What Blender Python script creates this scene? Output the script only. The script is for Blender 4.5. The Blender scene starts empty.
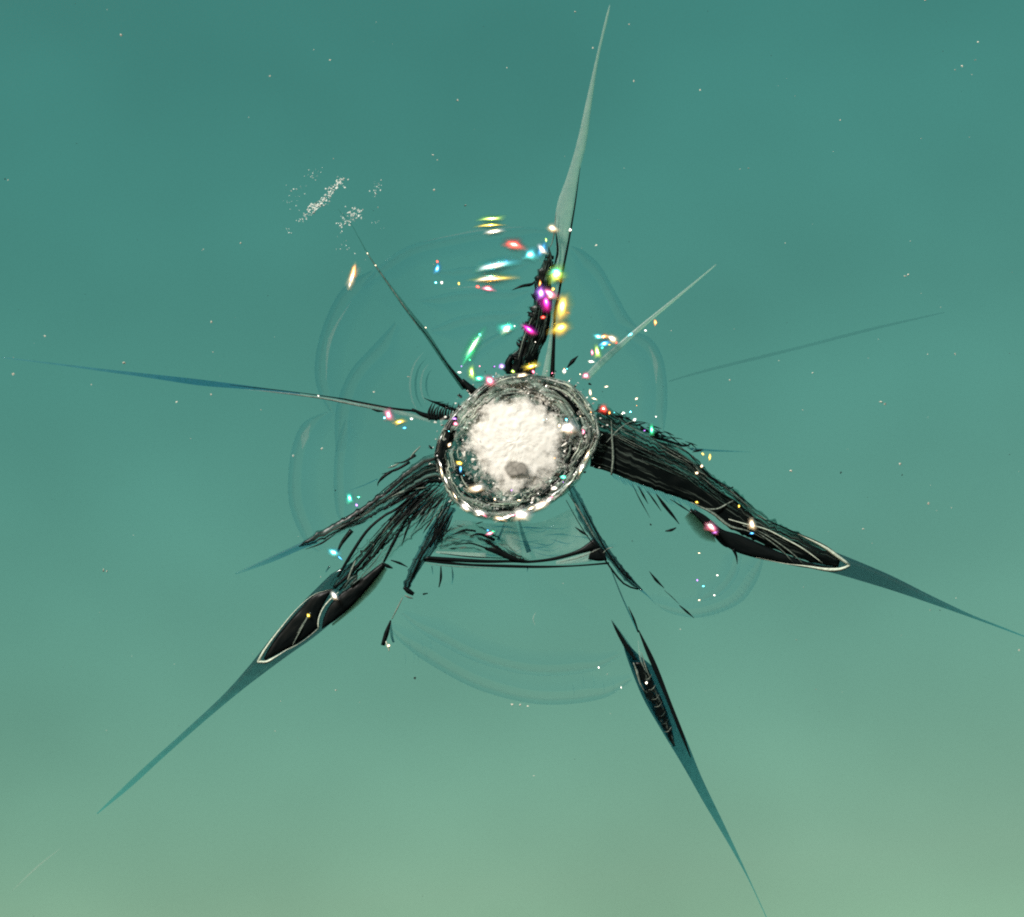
import bpy, bmesh, math, random
from mathutils import Vector, Matrix, noise as mnoise

random.seed(11)
C = bpy.context.scene
COL = C.collection
R = math.radians

# ------------------------------------------------------------------ camera, sky, sun, exposure
PX = 0.0002                       # the pane is traced at 0.2 mm per step of its own grid (about 20 cm of glass in view)
DIST = 0.55                       # lens to glass
ELEV = 18.0                       # the lens looks up through the leaning pane into the low sky
SUN_EL, SUN_ROT = 30.0, 216.0

fwd = Vector((0, math.cos(R(ELEV)), math.sin(R(ELEV))))
pane_pos = Vector((0, 0, 1.5))
cam_data = bpy.data.cameras.new('camera')
cam_data.sensor_width = 36.0
cam_data.lens = 36.0 * DIST / (1024 * PX)
cam_data.clip_start = 0.01
cam_data.clip_end = 5000
cam = bpy.data.objects.new('camera', cam_data)
COL.objects.link(cam)
cam.location = pane_pos - fwd * DIST
cam.rotation_euler = (R(90 + ELEV), 0, 0)
C.camera = cam

world = bpy.data.worlds.new('World')
C.world = world
world.use_nodes = True
wn = world.node_tree
bg = wn.nodes['Background']
sky = wn.nodes.new('ShaderNodeTexSky')
sky.sky_type = 'NISHITA'
sky.sun_disc = False
sky.sun_elevation = R(SUN_EL)
sky.sun_rotation = R(SUN_ROT)
sky.air_density, sky.dust_density, sky.ozone_density = 1.0, 1.0, 1.0
sep = wn.nodes.new('ShaderNodeSeparateColor')
com = wn.nodes.new('ShaderNodeCombineColor')
wn.links.new(sky.outputs[0], sep.inputs[0])
for i, (ref, p, gain) in enumerate(((3.5, 1.52, 4.5), (5.0, 0.68, 5.45), (6.3, 0.58, 5.45))):   # slow cyan-ward turn of the clear sky
    d = wn.nodes.new('ShaderNodeMath'); d.operation = 'DIVIDE'; d.inputs[1].default_value = ref
    q = wn.nodes.new('ShaderNodeMath'); q.operation = 'POWER'; q.inputs[1].default_value = p
    m = wn.nodes.new('ShaderNodeMath'); m.operation = 'MULTIPLY'; m.inputs[1].default_value = gain
    lo = wn.nodes.new('ShaderNodeMath'); lo.operation = 'MINIMUM'; lo.inputs[1].default_value = 1.0
    hi = wn.nodes.new('ShaderNodeMath'); hi.operation = 'MAXIMUM'; hi.inputs[1].default_value = 1.0
    h2 = wn.nodes.new('ShaderNodeMath'); h2.operation = 'POWER'; h2.inputs[1].default_value = 0.8
    pr = wn.nodes.new('ShaderNodeMath'); pr.operation = 'MULTIPLY'
    wn.links.new(sep.outputs[i], d.inputs[0]); wn.links.new(d.outputs[0], lo.inputs[0]); wn.links.new(d.outputs[0], hi.inputs[0])
    wn.links.new(lo.outputs[0], q.inputs[0]); wn.links.new(hi.outputs[0], h2.inputs[0])
    wn.links.new(q.outputs[0], pr.inputs[0]); wn.links.new(h2.outputs[0], pr.inputs[1])
    wn.links.new(pr.outputs[0], m.inputs[0]); wn.links.new(m.outputs[0], com.inputs[i])
# very soft veils of cloud
tc = wn.nodes.new('ShaderNodeTexCoord')
mp = wn.nodes.new('ShaderNodeMapping'); mp.inputs['Scale'].default_value = (9.0, 9.0, 11.0); mp.inputs['Location'].default_value = (2.4, 0.7, 0.35)
nz = wn.nodes.new('ShaderNodeTexNoise'); nz.inputs['Scale'].default_value = 1.3
nz.inputs['Detail'].default_value = 2.0; nz.inputs['Roughness'].default_value = 0.4
rmp = wn.nodes.new('ShaderNodeMapRange')
rmp.inputs['From Min'].default_value = 0.3; rmp.inputs['From Max'].default_value = 0.7
rmp.inputs['To Min'].default_value = 0.92; rmp.inputs['To Max'].default_value = 1.06
mul = wn.nodes.new('ShaderNodeVectorMath'); mul.operation = 'SCALE'
wn.links.new(tc.outputs['Generated'], mp.inputs[0]); wn.links.new(mp.outputs[0], nz.inputs['Vector'])
wn.links.new(nz.outputs[0], rmp.inputs[0]); wn.links.new(rmp.outputs[0], mul.inputs['Scale'])
wn.links.new(com.outputs[0], mul.inputs[0]); wn.links.new(mul.outputs[0], bg.inputs[0])
bg.inputs[1].default_value = 0.1

sun_dir = Vector((math.sin(R(SUN_ROT)) * math.cos(R(SUN_EL)), math.cos(R(SUN_ROT)) * math.cos(R(SUN_EL)), math.sin(R(SUN_EL))))
sd = bpy.data.lights.new('sun', 'SUN')
sd.energy = 5.0
sd.angle = R(0.5)
sd.color = (1.0, 0.95, 0.87)
sun = bpy.data.objects.new('sun', sd)
COL.objects.link(sun)
sun.rotation_euler = (-sun_dir).to_track_quat('-Z', 'Y').to_euler()
sun.location = pane_pos + sun_dir * 3

C.view_settings.view_transform = 'Standard'
C.view_settings.look = 'None'
C.view_settings.exposure = 0.0
C.view_settings.gamma = 1.0
C.view_settings.use_curve_mapping = False
C.render.engine = 'CYCLES'
C.cycles.transparent_max_bounces = 48
C.cycles.max_bounces = 12
C.cycles.use_denoising = False
C.cycles.filter_width = 2.0
C.cycles.caustics_reflective = False
C.cycles.caustics_refractive = False

# ------------------------------------------------------------------ materials
def new_mat(name):
    m = bpy.data.materials.new(name)
    m.use_nodes = True
    nt = m.node_tree
    for n in list(nt.nodes):
        nt.nodes.remove(n)
    out = nt.nodes.new('ShaderNodeOutputMaterial')
    return m, nt, out

def N(nt, t, **kw):
    n = nt.nodes.new(t)
    for k, v in kw.items():
        if k in n.inputs:
            n.inputs[k].default_value = v
        else:
            setattr(n, k, v)
    return n

def L(nt, a, b):
    nt.links.new(a, b)

def rgba(c):
    return (c[0], c[1], c[2], 1.0)

def ramp(nt, stops):
    r = nt.nodes.new('ShaderNodeValToRGB')
    el = r.color_ramp.elements
    while len(el) < len(stops):
        el.new(0.5)
    for e, (p, c) in zip(el, stops):
        e.position = p; e.color = rgba(c)
    return r

def noise_node(nt, scale, detail=3.0, rough=0.55, coord='Object', stretch=None):
    t = nt.nodes.new('ShaderNodeTexCoord')
    n = N(nt, 'ShaderNodeTexNoise', Scale=scale, Detail=detail, Roughness=rough)
    if stretch:
        m = N(nt, 'ShaderNodeMapping', Scale=stretch)
        L(nt, t.outputs[coord], m.inputs[0]); L(nt, m.outputs[0], n.inputs['Vector'])
    else:
        L(nt, t.outputs[coord], n.inputs['Vector'])
    return n

def clear_mat(name, tint, gloss=0.04, rough=0.03, tint2=None, grain=0.0, coat=None, bump=0.0, axis=0, cloud=0.25, knee=(0.38, 0.78)):
    """see-through film of glass: colour it lets pass, and a weak reflection; tint2: colour at the far end of the crack (UV x)"""
    m, nt, out = new_mat(name)
    tr = N(nt, 'ShaderNodeBsdfTransparent', Color=rgba(tint))
    if tint2:
        uv = nt.nodes.new('ShaderNodeTexCoord'); sx = nt.nodes.new('ShaderNodeSeparateXYZ')
        L(nt, uv.outputs['UV'], sx.inputs[0])
        nz_ = noise_node(nt, 900.0, 3.0)
        ma = N(nt, 'ShaderNodeMath', operation='MULTIPLY_ADD'); ma.inputs[1].default_value = cloud
        L(nt, nz_.outputs[0], ma.inputs[0]); 
        sb = N(nt, 'ShaderNodeMath', operation='SUBTRACT'); sb.inputs[1].default_value = cloud / 2
        L(nt, sx.outputs[axis], sb.inputs[0]); L(nt, sb.outputs[0], ma.inputs[2])
        rp = ramp(nt, [(0.0, tint), (knee[0] if axis == 0 else 0.1, tint), (knee[1], [a * .45 + b * .55 for a, b in zip(tint, tint2)]), (1.0, tint2)])
        L(nt, ma.outputs[0], rp.inputs[0]); L(nt, rp.outputs[0], tr.inputs['Color'])
    if grain:
        nz_ = noise_node(nt, 4200.0, 1.0, 0.5)
        rp = ramp(nt, [(0.25, [c * (1 - grain) for c in tint]), (0.75, [c * (1 + grain) for c in tint])])
        L(nt, nz_.outputs[0], rp.inputs[0]); L(nt, rp.outputs[0], tr.inputs['Color'])
    gl = N(nt, 'ShaderNodeBsdfGlossy', Roughness=rough)
    mx = N(nt, 'ShaderNodeMixShader', Fac=gloss)
    if bump:
        bn = noise_node(nt, 2600.0, 3.0)
        bp = N(nt, 'ShaderNodeBump', Strength=bump, Distance=0.0004)
        L(nt, bn.outputs[0], bp.inputs['Height']); L(nt, bp.outputs[0], gl.inputs['Normal'])
    L(nt, tr.outputs[0], mx.inputs[1]); L(nt, gl.outputs[0], mx.inputs[2])
    last = mx
    if coat:                                    # (colour, amount): sky reflection and sheen put into a pale diffuse layer
        df = N(nt, 'ShaderNodeBsdfDiffuse', Color=rgba(coat[0]))
        m2 = N(nt, 'ShaderNodeMixShader', Fac=coat[1])
        nz_ = noise_node(nt, 700.0, 4.0)
        mr = N(nt, 'ShaderNodeMapRange'); mr.inputs['From Min'].default_value = .25; mr.inputs['From Max'].default_value = .75
        mr.inputs['To Min'].default_value = coat[1] * .75; mr.inputs['To Max'].default_value = coat[1] * 1.25
        L(nt, nz_.outputs[0], mr.inputs[0]); L(nt, mr.outputs[0], m2.inputs[0])
        L(nt, last.outputs[0], m2.inputs[1]); L(nt, df.outputs[0], m2.inputs[2])
        last = m2
    L(nt, last.outputs[0], out.inputs['Surface'])
    return m

def solid_mat(name, c1, c2=None, rough=0.4, spec=0.5, scale=1500.0, bump=0.0, metallic=0.0, streak=False, detail=4.0):
    m, nt, out = new_mat(name)
    b = N(nt, 'ShaderNodeBsdfPrincipled', Roughness=rough, Metallic=metallic)
    b.inputs['Specular IOR Level'].default_value = spec
    b.inputs['Base Color'].default_value = rgba(c1)
    if streak:
        nz_ = noise_node(nt, 1.0, detail, 0.6, 'UV', (5.0, 26.0, 1.0))
    else:
        nz_ = noise_node(nt, scale, detail, 0.6)
    if c2:
        rp = ramp(nt, [(0.35, c1), (0.66, c2)])
        L(nt, nz_.outputs[0], rp.inputs[0]); L(nt, rp.outputs[0], b.inputs['Base Color'])
    if bump:
        bp = N(nt, 'ShaderNodeBump', Strength=bump, Distance=0.0006)
        L(nt, nz_.outputs[0], bp.inputs['Height']); L(nt, bp.outputs[0], b.inputs['Normal'])
    L(nt, b.outputs[0], out.inputs['Surface'])
    return m

def glint_mat(name, c, rough=0.26):
    """sun glint, prism hue put into its gloss, glow faded out at its rim (UV x = 1 at the middle, 0 at the rim)"""
    m, nt, out = new_mat(name)
    g = N(nt, 'ShaderNodeBsdfGlossy', Color=rgba(c), Roughness=rough)
    t = N(nt, 'ShaderNodeBsdfTransparent')
    uv = nt.nodes.new('ShaderNodeTexCoord'); sx = nt.nodes.new('ShaderNodeSeparateXYZ')
    pw = N(nt, 'ShaderNodeMath', operation='POWER'); pw.inputs[1].default_value = 1.3
    mx = N(nt, 'ShaderNodeMixShader')
    L(nt, uv.outputs['UV'], sx.inputs[0]); L(nt, sx.outputs[0], pw.inputs[0]); L(nt, pw.outputs[0], mx.inputs[0])
    L(nt, t.outputs[0], mx.inputs[1]); L(nt, g.outputs[0], mx.inputs[2])
    L(nt, mx.outputs[0], out.inputs['Surface'])
    return m

def crack_mat(name, opac, sc=(5.0, 22.0), tint=(0.55, 0.7, 0.68), pale=0.35, seed=0.0, root=0.0, sharp=0.16):
    """hackled fracture face: slivers with mirrored dark put into their black run along the crack, gaps between them stay see-through, some carry pale streaks.
    opac: how closed the crack is across its width (UV y 0..1)"""
    m, nt, out = new_mat(name)
    uv = nt.nodes.new('ShaderNodeTexCoord'); sx = nt.nodes.new('ShaderNodeSeparateXYZ')
    L(nt, uv.outputs['UV'], sx.inputs[0])
    def streak(scale, off, dist):
        mp_ = N(nt, 'ShaderNodeMapping', Scale=(scale[0], scale[1], 1), Location=(off, off * 1.7, off))
        nz_ = N(nt, 'ShaderNodeTexNoise', Scale=1.0, Detail=2.5, Roughness=0.5, Distortion=dist * .2)
        L(nt, uv.outputs['UV'], mp_.inputs[0]); L(nt, mp_.outputs[0], nz_.inputs['Vector'])
        return nz_
    a = streak(sc, seed, 0.5)
    rp = ramp(nt, [(i / (len(opac) - 1), (o, o, o)) for i, o in enumerate(opac)])
    L(nt, sx.outputs[1], rp.inputs[0])
    add = N(nt, 'ShaderNodeMath', operation='ADD'); L(nt, a.outputs[0], add.inputs[0]); L(nt, rp.outputs[0], add.inputs[1])
    if root:                                   # opens up towards the far end
        m1 = N(nt, 'ShaderNodeMath', operation='MULTIPLY'); m1.inputs[1].default_value = -root
        a2 = N(nt, 'ShaderNodeMath', operation='ADD')
        L(nt, sx.outputs[0], m1.inputs[0]); L(nt, m1.outputs[0], a2.inputs[0]); L(nt, add.outputs[0], a2.inputs[1]); add = a2
    mr = N(nt, 'ShaderNodeMapRange'); mr.inputs['From Min'].default_value = 1.0 - sharp; mr.inputs['From Max'].default_value = 1.0 + sharp
    L(nt, add.outputs[0], mr.inputs[0])
    tr = N(nt, 'ShaderNodeBsdfTransparent', Color=rgba(tint))
    b = N(nt, 'ShaderNodeBsdfPrincipled', Roughness=0.3); b.inputs['Base Color'].default_value = (0.003, 0.005, 0.005, 1); b.inputs['Specular IOR Level'].default_value = 0.12  # dark that the fracture mirrors, put into the base colour
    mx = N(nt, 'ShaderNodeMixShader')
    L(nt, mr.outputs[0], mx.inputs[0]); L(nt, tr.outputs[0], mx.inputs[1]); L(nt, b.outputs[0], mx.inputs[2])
    c = streak((sc[0] * 1.6, sc[1] * 1.5), seed + 5.3, 0.8)
    m2 = N(nt, 'ShaderNodeMapRange'); m2.inputs['From Min'].default_value = 0.58; m2.inputs['From Max'].default_value = 0.74
    m2.inputs['To Max'].default_value = pale
    df = N(nt, 'ShaderNodeBsdfDiffuse', Color=(0.16, 0.215, 0.185, 1))
    mx2 = N(nt, 'ShaderNodeMixShader')
    L(nt, c.outputs[0], m2.inputs[0]); L(nt, m2.outputs[0], mx2.inputs[0]); L(nt, mx.outputs[0], mx2.inputs[1]); L(nt, df.outputs[0], mx2.inputs[2])
    L(nt, mx2.outputs[0], out.inputs['Surface'])
    return m

def patchy_mat(name, c1, c2, edge=0.62, vein=0.25, under=None):
    """crushed glass that breaks up into clear glass towards its edge (UV x: 0 middle, 1 edge)"""
    m, nt, out = new_mat(name)
    b = N(nt, 'ShaderNodeBsdfPrincipled', Roughness=0.5); b.inputs['Specular IOR Level'].default_value = 0.4
    n1 = noise_node(nt, 420.0, 5.0, 0.6)
    rp = ramp(nt, [(0.34, c1), (0.56, c2)])
    L(nt, n1.outputs[0], rp.inputs[0])
    tc_ = nt.nodes.new('ShaderNodeTexCoord')
    vo = N(nt, 'ShaderNodeTexVoronoi', Scale=620.0); vo.feature = 'DISTANCE_TO_EDGE'
    L(nt, tc_.outputs['Object'], vo.inputs['Vector'])
    mv = N(nt, 'ShaderNodeMapRange'); mv.inputs['From Max'].default_value = 0.09; mv.inputs['To Min'].default_value = 1 - vein
    sc_ = N(nt, 'ShaderNodeVectorMath', operation='SCALE')
    L(nt, vo.outputs['Distance'], mv.inputs[0]); L(nt, rp.outputs[0], sc_.inputs[0]); L(nt, mv.outputs[0], sc_.inputs['Scale'])
    L(nt, sc_.outputs[0], b.inputs['Base Color'])
    sx = nt.nodes.new('ShaderNodeSeparateXYZ'); L(nt, tc_.outputs['UV'], sx.inputs[0])
    n2 = noise_node(nt, 330.0, 4.0, 0.65)
    ad = N(nt, 'ShaderNodeMath', operation='MULTIPLY_ADD'); ad.inputs[1].default_value = 0.9
    L(nt, n2.outputs[0], ad.inputs[0]); L(nt, sx.outputs[0], ad.inputs[2])
    mr = N(nt, 'ShaderNodeMapRange'); mr.inputs['From Min'].default_value = edge + .45 - .12; mr.inputs['From Max'].default_value = edge + .45 + .12
    mr.inputs['To Min'].default_value = 1.0; mr.inputs['To Max'].default_value = 0.0
    L(nt, ad.outputs[0], mr.inputs[0])
    t = N(nt, 'ShaderNodeBsdfTransparent'); mx = N(nt, 'ShaderNodeMixShader')
    L(nt, mr.outputs[0], mx.inputs[0]); L(nt, t.outputs[0], mx.inputs[1]); L(nt, b.outputs[0], mx.inputs[2]); L(nt, mx.outputs[0], out.inputs['Surface'])
    return m

def shard_mat(name, c, rough, alpha):
    m, nt, out = new_mat(name)
    b = N(nt, 'ShaderNodeBsdfPrincipled', Roughness=rough)
    b.inputs['Base Color'].default_value = rgba(c)
    b.inputs['Specular IOR Level'].default_value = 0.8
    t = N(nt, 'ShaderNodeBsdfTransparent', Color=(0.78, 0.9, 0.86, 1))
    mx = N(nt, 'ShaderNodeMixShader', Fac=alpha)
    L(nt, t.outputs[0], mx.inputs[1]); L(nt, b.outputs[0], mx.inputs[2]); L(nt, mx.outputs[0], out.inputs['Surface'])
    return m

sq = lambda c: tuple(math.sqrt(x) for x in c)
MAT = dict(
    pane=clear_mat('tinted_glass', sq((0.52, 0.775, 0.535)), 0.02, 0.02, grain=0.022),
    void=solid_mat('dark_painted_crack', (0.003, 0.0045, 0.005), (0.006, 0.009, 0.009), 0.34, 0.08, streak=True),  # mirrored dark surroundings put into a near-black base colour
    painted_dark2=solid_mat('dark_painted_fracture', (0.004, 0.006, 0.006), (0.014, 0.024, 0.022), 0.22, 0.2, bump=0.1, streak=True),  # same mirrored dark as base colour, with faint streaks
    smoke=clear_mat('thin_crack', sq((0.2, 0.28, 0.33)), 0.02, 0.1, tint2=sq((0.36, 0.78, 0.90))),
    smoke_long=clear_mat('long_thin_crack', sq((0.19, 0.27, 0.31)), 0.008, 0.1, tint2=sq((0.42, 0.84, 0.93)), knee=(0.34, 0.60)),
    smoke_level=clear_mat('level_thin_crack', sq((0.27, 0.52, 0.66)), 0.005, 0.1, tint2=sq((0.8, 0.92, 0.96)), knee=(0.4, 0.7)),
    smoke_soft=clear_mat('hairline_crack', sq((0.34, 0.60, 0.74)), 0.02, 0.1, tint2=sq((0.75, 0.9, 0.95))),
    blue=clear_mat('blue_crack', sq((0.42, 0.55, 0.58)), 0.02, 0.1, tint2=sq((0.10, 0.21, 0.27)), cloud=0.9),
    dusky=clear_mat('dusky_crack', sq((0.62, 0.70, 0.66)), 0.02, 0.1, tint2=sq((0.2, 0.27, 0.25)), cloud=0.7),
    spear=clear_mat('spear_crack', sq((0.07, 0.19, 0.25)), 0.008, 0.1, tint2=sq((0.36, 0.78, 0.9)), cloud=0.3, knee=(0.22, 0.62)),
    hack_wide=crack_mat('hackled_wide', (.42, .50, .56, .66, .86, .88, .72), (4.0, 15.0), (.7, .82, .8), pale=.5, sharp=.1),
    hack_left=crack_mat('hackled_feather', (.36, .57, .52, .60, .38), (.9, 9.0), (.9, .95, .95), pale=.6, seed=3, sharp=.07),
    hack_open=crack_mat('hackled_open', (.30, .45, .40, .50, .38, .45, .26), (.8, 11.0), (.93, .97, .96), .5, seed=6, sharp=.06),
    hack_root=crack_mat('hackled_root', (.48, .60, .72, .74, .60), (6.0, 6.0), (.8, .9, .88), pale=.5, seed=9, sharp=.1),
    hack_fan=crack_mat('hackled_fan', (.26, .38, .40, .36, .42, .38, .22), (.9, 22.0), (.95, .98, .98), .12, seed=12, root=.06, sharp=.08),
    hack_leg=crack_mat('hackled_leg', (.30, .44, .30, .50, .32), (3.0, 7.0), sq((.34, .50, .56)), .3, seed=15, root=-.12),
    hack_rib=crack_mat('ribbed_window', (.40, .60, .70, .60, .40), (9.0, 2.5), sq((.2, .4, .48)), .6, seed=22, sharp=.2),
    smudge=crack_mat('smudged_glass', (.30, .42, .44, .38, .28), (4.0, 5.0), (.9, .95, .94), .5, seed=19, sharp=.09),
    crush_mid=patchy_mat('half_crushed_glass', (0.38, 0.375, 0.345), (0.86, 0.845, 0.79), .75, .35),
    wet=clear_mat('clear_rim', (0.93, 0.97, 0.96), 0.12, 0.3),
    fade=clear_mat('shell_rim', sq((0.75, 0.86, 0.90)), 0.0, 0.1, tint2=(1, 1, 1), axis=1, cloud=0.05),
    fade_soft=clear_mat('shell_sheen', sq((0.90, 0.955, 0.985)), 0.0, 0.1, tint2=(1, 1, 1), axis=1, cloud=0.1),  # bluish thin-film sheen put into the tint
    fade_pink=clear_mat('shell_pink', sq((1.0, 0.945, 0.945)), 0.0, 0.1, tint2=(1, 1, 1), axis=1, cloud=0.1),  # pink of thin-film interference put into the tint
    film=clear_mat('clouded_glass', sq((0.78, 0.86, 0.86)), 0.01, 0.1, tint2=sq((1.0, 1.0, 0.98)), cloud=1.2, coat=((0.56, 0.66, 0.58), 0.05)),
    faint=clear_mat('faint_crack', sq((0.80, 0.83, 0.85)), 0.0, 0.2),
    pale=clear_mat('pale_crack', sq((0.86, 0.93, 0.95)), 0.01, 0.2, coat=((0.56, 0.70, 0.60), 0.21)),  # sky mirrored by the crack, put into its pale layer
    pale_thin=clear_mat('pale_hairline', sq((0.9, 0.95, 0.95)), 0.01, 0.2, coat=((0.62, 0.66, 0.58), 0.13)),
    cream=solid_mat('chipped_edge', (0.36, 0.42, 0.34), (0.66, 0.74, 0.61), 0.4, 0.5, 2200),
    cream_dim=solid_mat('chipped_edge_dim', (0.07, 0.10, 0.085), (0.26, 0.31, 0.26), 0.4, 0.3, 2500),
    gap_strand=solid_mat('gap_light_strand', (0.012, 0.026, 0.023), (0.055, 0.095, 0.08), 0.3, 0.2, 1800),  # teal light through gaps, put into the colour
    olive=clear_mat('dull_lobe', sq((0.10, 0.10, 0.06)), 0.01, 0.2, tint2=sq((0.9, 0.93, 0.9)), axis=1),
    crush=patchy_mat('crushed_glass', (0.87, 0.85, 0.795), (0.97, 0.95, 0.90), .72, .05),
    crush_grey=patchy_mat('grey_crushed_glass', (0.15, 0.15, 0.135), (0.66, 0.64, 0.58), .88, .5),
    bed=crack_mat('crater_bed', (.40, .50, .62, .66, .60, .46, .40), (7.0, 7.0), sq((.5, .58, .56)), 1.0, seed=30, sharp=.16),
    pit=patchy_mat('grey_pit', (0.22, 0.21, 0.19), (0.42, 0.4, 0.36), .62, .3),
    shard=shard_mat('clear_shard', (0.55, 0.56, 0.53), 0.15, 0.35),
    shard_white=shard_mat('white_shard', (0.85, 0.83, 0.77), 0.3, 0.85),
    shard_grey=shard_mat('grey_shard', (0.3, 0.3, 0.28), 0.25, 0.8),
    shard_dark=shard_mat('dark_shard', (0.012, 0.013, 0.013), 0.12, 0.95),
    rim=shard_mat('rim_glass', (0.78, 0.77, 0.72), 0.25, 0.5),
    rim_clear=shard_mat('clear_rim_glass', (0.6, 0.6, 0.56), 0.2, 0.22),
    shell=clear_mat('shell_fracture', sq((0.965, 0.985, 1.0)), 0.004, 0.1),
    shell_edge=clear_mat('shell_edge', sq((0.87, 0.93, 0.96)), 0.003, 0.1, cloud=0.07),
    shell_line=clear_mat('shell_line', sq((0.62, 0.72, 0.74)), 0.0, 0.1),
    shell_band=clear_mat('shell_band', sq((1.05, 0.97, 0.98)), 0.003, 0.1),
    shell_pale=clear_mat('shell_pale', sq((0.98, 0.98, 0.98)), 0.003, 0.1, coat=((0.6, 0.58, 0.52), 0.05)),
    dust=solid_mat('dust', (0.45, 0.43, 0.36), (0.75, 0.72, 0.62), 0.9, 0.1, 3000),
    dust_white=solid_mat('dried_dust', (0.6, 0.64, 0.6), (0.8, 0.85, 0.8), 0.9, 0.1, 3000),
    dust_dark=solid_mat('dark_dust', (0.03, 0.04, 0.04), None, 0.9, 0.1),
)
HUE = dict(white=(1, .97, .9), yellow=(1, .72, .10), orange=(1, .38, .10), red=(1, .09, .07), pink=(1, .25, .42), magenta=(1, .05, .62),
           violet=(.5, .2, 1), blue=(.08, .45, 1), cyan=(.15, .85, 1), green=(.08, 1, .45), lime=(.6, 1, .2), teal=(.1, 1, .75), cream=(1, .8, .55))
GL = {k: glint_mat('prism_' + k, v) for k, v in HUE.items()}  # hues of split sunlight put into the gloss colour
GLS = {k: glint_mat('prism_soft_' + k, v, 0.42) for k, v in HUE.items()}

# ------------------------------------------------------------------ the pane's own frame and mesh helpers
ROOT = bpy.data.objects.new('cracked_glass', None)
COL.objects.link(ROOT)
ROOT.location = pane_pos
ROOT.rotation_euler = (R(90 + ELEV), 0, 0)        # local x right, y up the glass, z out of the glass towards the lens
ROOT['label'] = 'teal tinted glass pane with a star-shaped impact mark and long black cracks'
ROOT['category'] = 'glass pane'
ROTM = ROOT.rotation_euler.to_matrix()
SUN_L = (ROTM.transposed() @ sun_dir).normalized()
CAM_L = Vector((0, 0, DIST))

def P(x, y, z=0.0):
    return Vector(((x - 512.0) * PX, (458.5 - y) * PX, z * PX))

def obj(name, bm, mat, parent=ROOT, smooth=True, label=None, stuff=False):
    me = bpy.data.meshes.new(name)
    bm.normal_update()
    bm.to_mesh(me); bm.free()
    if smooth:
        for p in me.polygons:
            p.use_smooth = True
    for m in (mat if isinstance(mat, (list, tuple)) else [mat]):
        me.materials.append(MAT[m] if isinstance(m, str) else m)
    o = bpy.data.objects.new(name, me)
    COL.objects.link(o)
    o.parent = parent
    if label: o['label'] = label
    if stuff: o['kind'] = 'stuff'
    return o

def spline(pts, n):
    """n+1 points evenly along a Catmull-Rom curve through pts (2-tuples or longer)"""
    k = len(pts)
    P_ = [tuple(p) for p in pts]
    if k == 2:
        return [tuple(a + (b - a) * i / n for a, b in zip(P_[0], P_[1])) for i in range(n + 1)]
    dense = []
    for i in range(k - 1):
        p0, p1, p2, p3 = P_[max(i - 1, 0)], P_[i], P_[i + 1], P_[min(i + 2, k - 1)]
        for j in range(12):
            t = j / 12
            dense.append(tuple(0.5 * ((2 * b) + (-a + c) * t + (2 * a - 5 * b + 4 * c - d) * t * t + (-a + 3 * b - 3 * c + d) * t ** 3)
                               for a, b, c, d in zip(p0, p1, p2, p3)))
    dense.append(P_[-1])
    acc = [0.0]
    for a, b in zip(dense, dense[1:]):
        acc.append(acc[-1] + math.hypot(b[0] - a[0], b[1] - a[1]))
    out, j = [], 0
    for i in range(n + 1):
        s = acc[-1] * i / n
        while j < len(acc) - 2 and acc[j + 1] < s:
            j += 1
        w = (s - acc[j]) / max(acc[j + 1] - acc[j], 1e-9)
        out.append(tuple(a + (b - a) * w for a, b in zip(dense[j], dense[j + 1])))
    return out

def loft(Lp, Rp, z=2.0, h=2.0, th=4.0, n=40, m=8, rough=0.0, jagL=0.0, jagR=0.0, bm=None, freq=0.15):
    """closed blade between two traced edges, ridged towards the lens; jag: ragged edge"""
    own = bm is None
    if own: bm = bmesh.new()
    uvl = bm.loops.layers.uv.verify()
    A, B = spline(Lp, n), spline(Rp, n)
    rows = []
    sd_ = random.random() * 100
    for i in range(n + 1):
        a, b = Vector(A[i]), Vector(B[i])
        w = b - a
        ln = max(w.length, 1e-4)
        if jagL: a = a - w / ln * jagL * max(0, mnoise.noise(Vector((i * 1.7, sd_, 0)))) * min(1, ln / 6)
        if jagR: b = b + w / ln * jagR * max(0, mnoise.noise(Vector((i * 1.7, sd_ + 9, 0)))) * min(1, ln / 6)
        row = []
        for j in range(m + 1):
            s = j / m
            p = a.lerp(b, s)
            zz = z + h * min(1, ln / 8) * math.sin(math.pi * s) ** 0.7
            if rough and 0 < j < m:
                zz += rough * min(1, ln / 8) * mnoise.noise(Vector((i * 0.28, j * 1.3 + sd_, 3)))
            row.append(bm.verts.new(P(p.x, p.y, zz)))
        lo = (bm.verts.new(P(a.x, a.y, z - th)), bm.verts.new(P(b.x, b.y, z - th)))
        rows.append((row, lo))
    def face(vs, uvs):
        f = bm.faces.new(vs)
        for lp, uv in zip(f.loops, uvs):
            lp[uvl].uv = uv
    for i in range(n):
        (r0, l0), (r1, l1) = rows[i], rows[i + 1]
        t0, t1 = i / n, (i + 1) / n
        for j in range(m):
            s0, s1 = j / m, (j + 1) / m
            face((r0[j], r1[j], r1[j + 1], r0[j + 1]), ((t0, s0), (t1, s0), (t1, s1), (t0, s1)))
        face((l0[0], l0[1], l1[1], l1[0]), ((t0, 0), (t0, 1), (t1, 1), (t1, 0)))
        face((r0[0], l0[0], l1[0], r1[0]), ((t0, 0), (t0, 0), (t1, 0), (t1, 0)))
        face((r0[m], r1[m], l1[1], l0[1]), ((t0, 1), (t1, 1), (t1, 1), (t0, 1)))
    for i in (0, n):
        r, l = rows[i]
        vs = list(r) + [l[1], l[0]]
        face(vs if i == 0 else vs[::-1], [(i / n, 0.5)] * len(vs))
    if own:
        bmesh.ops.recalc_face_normals(bm, faces=bm.faces[:])
    return bm

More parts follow.
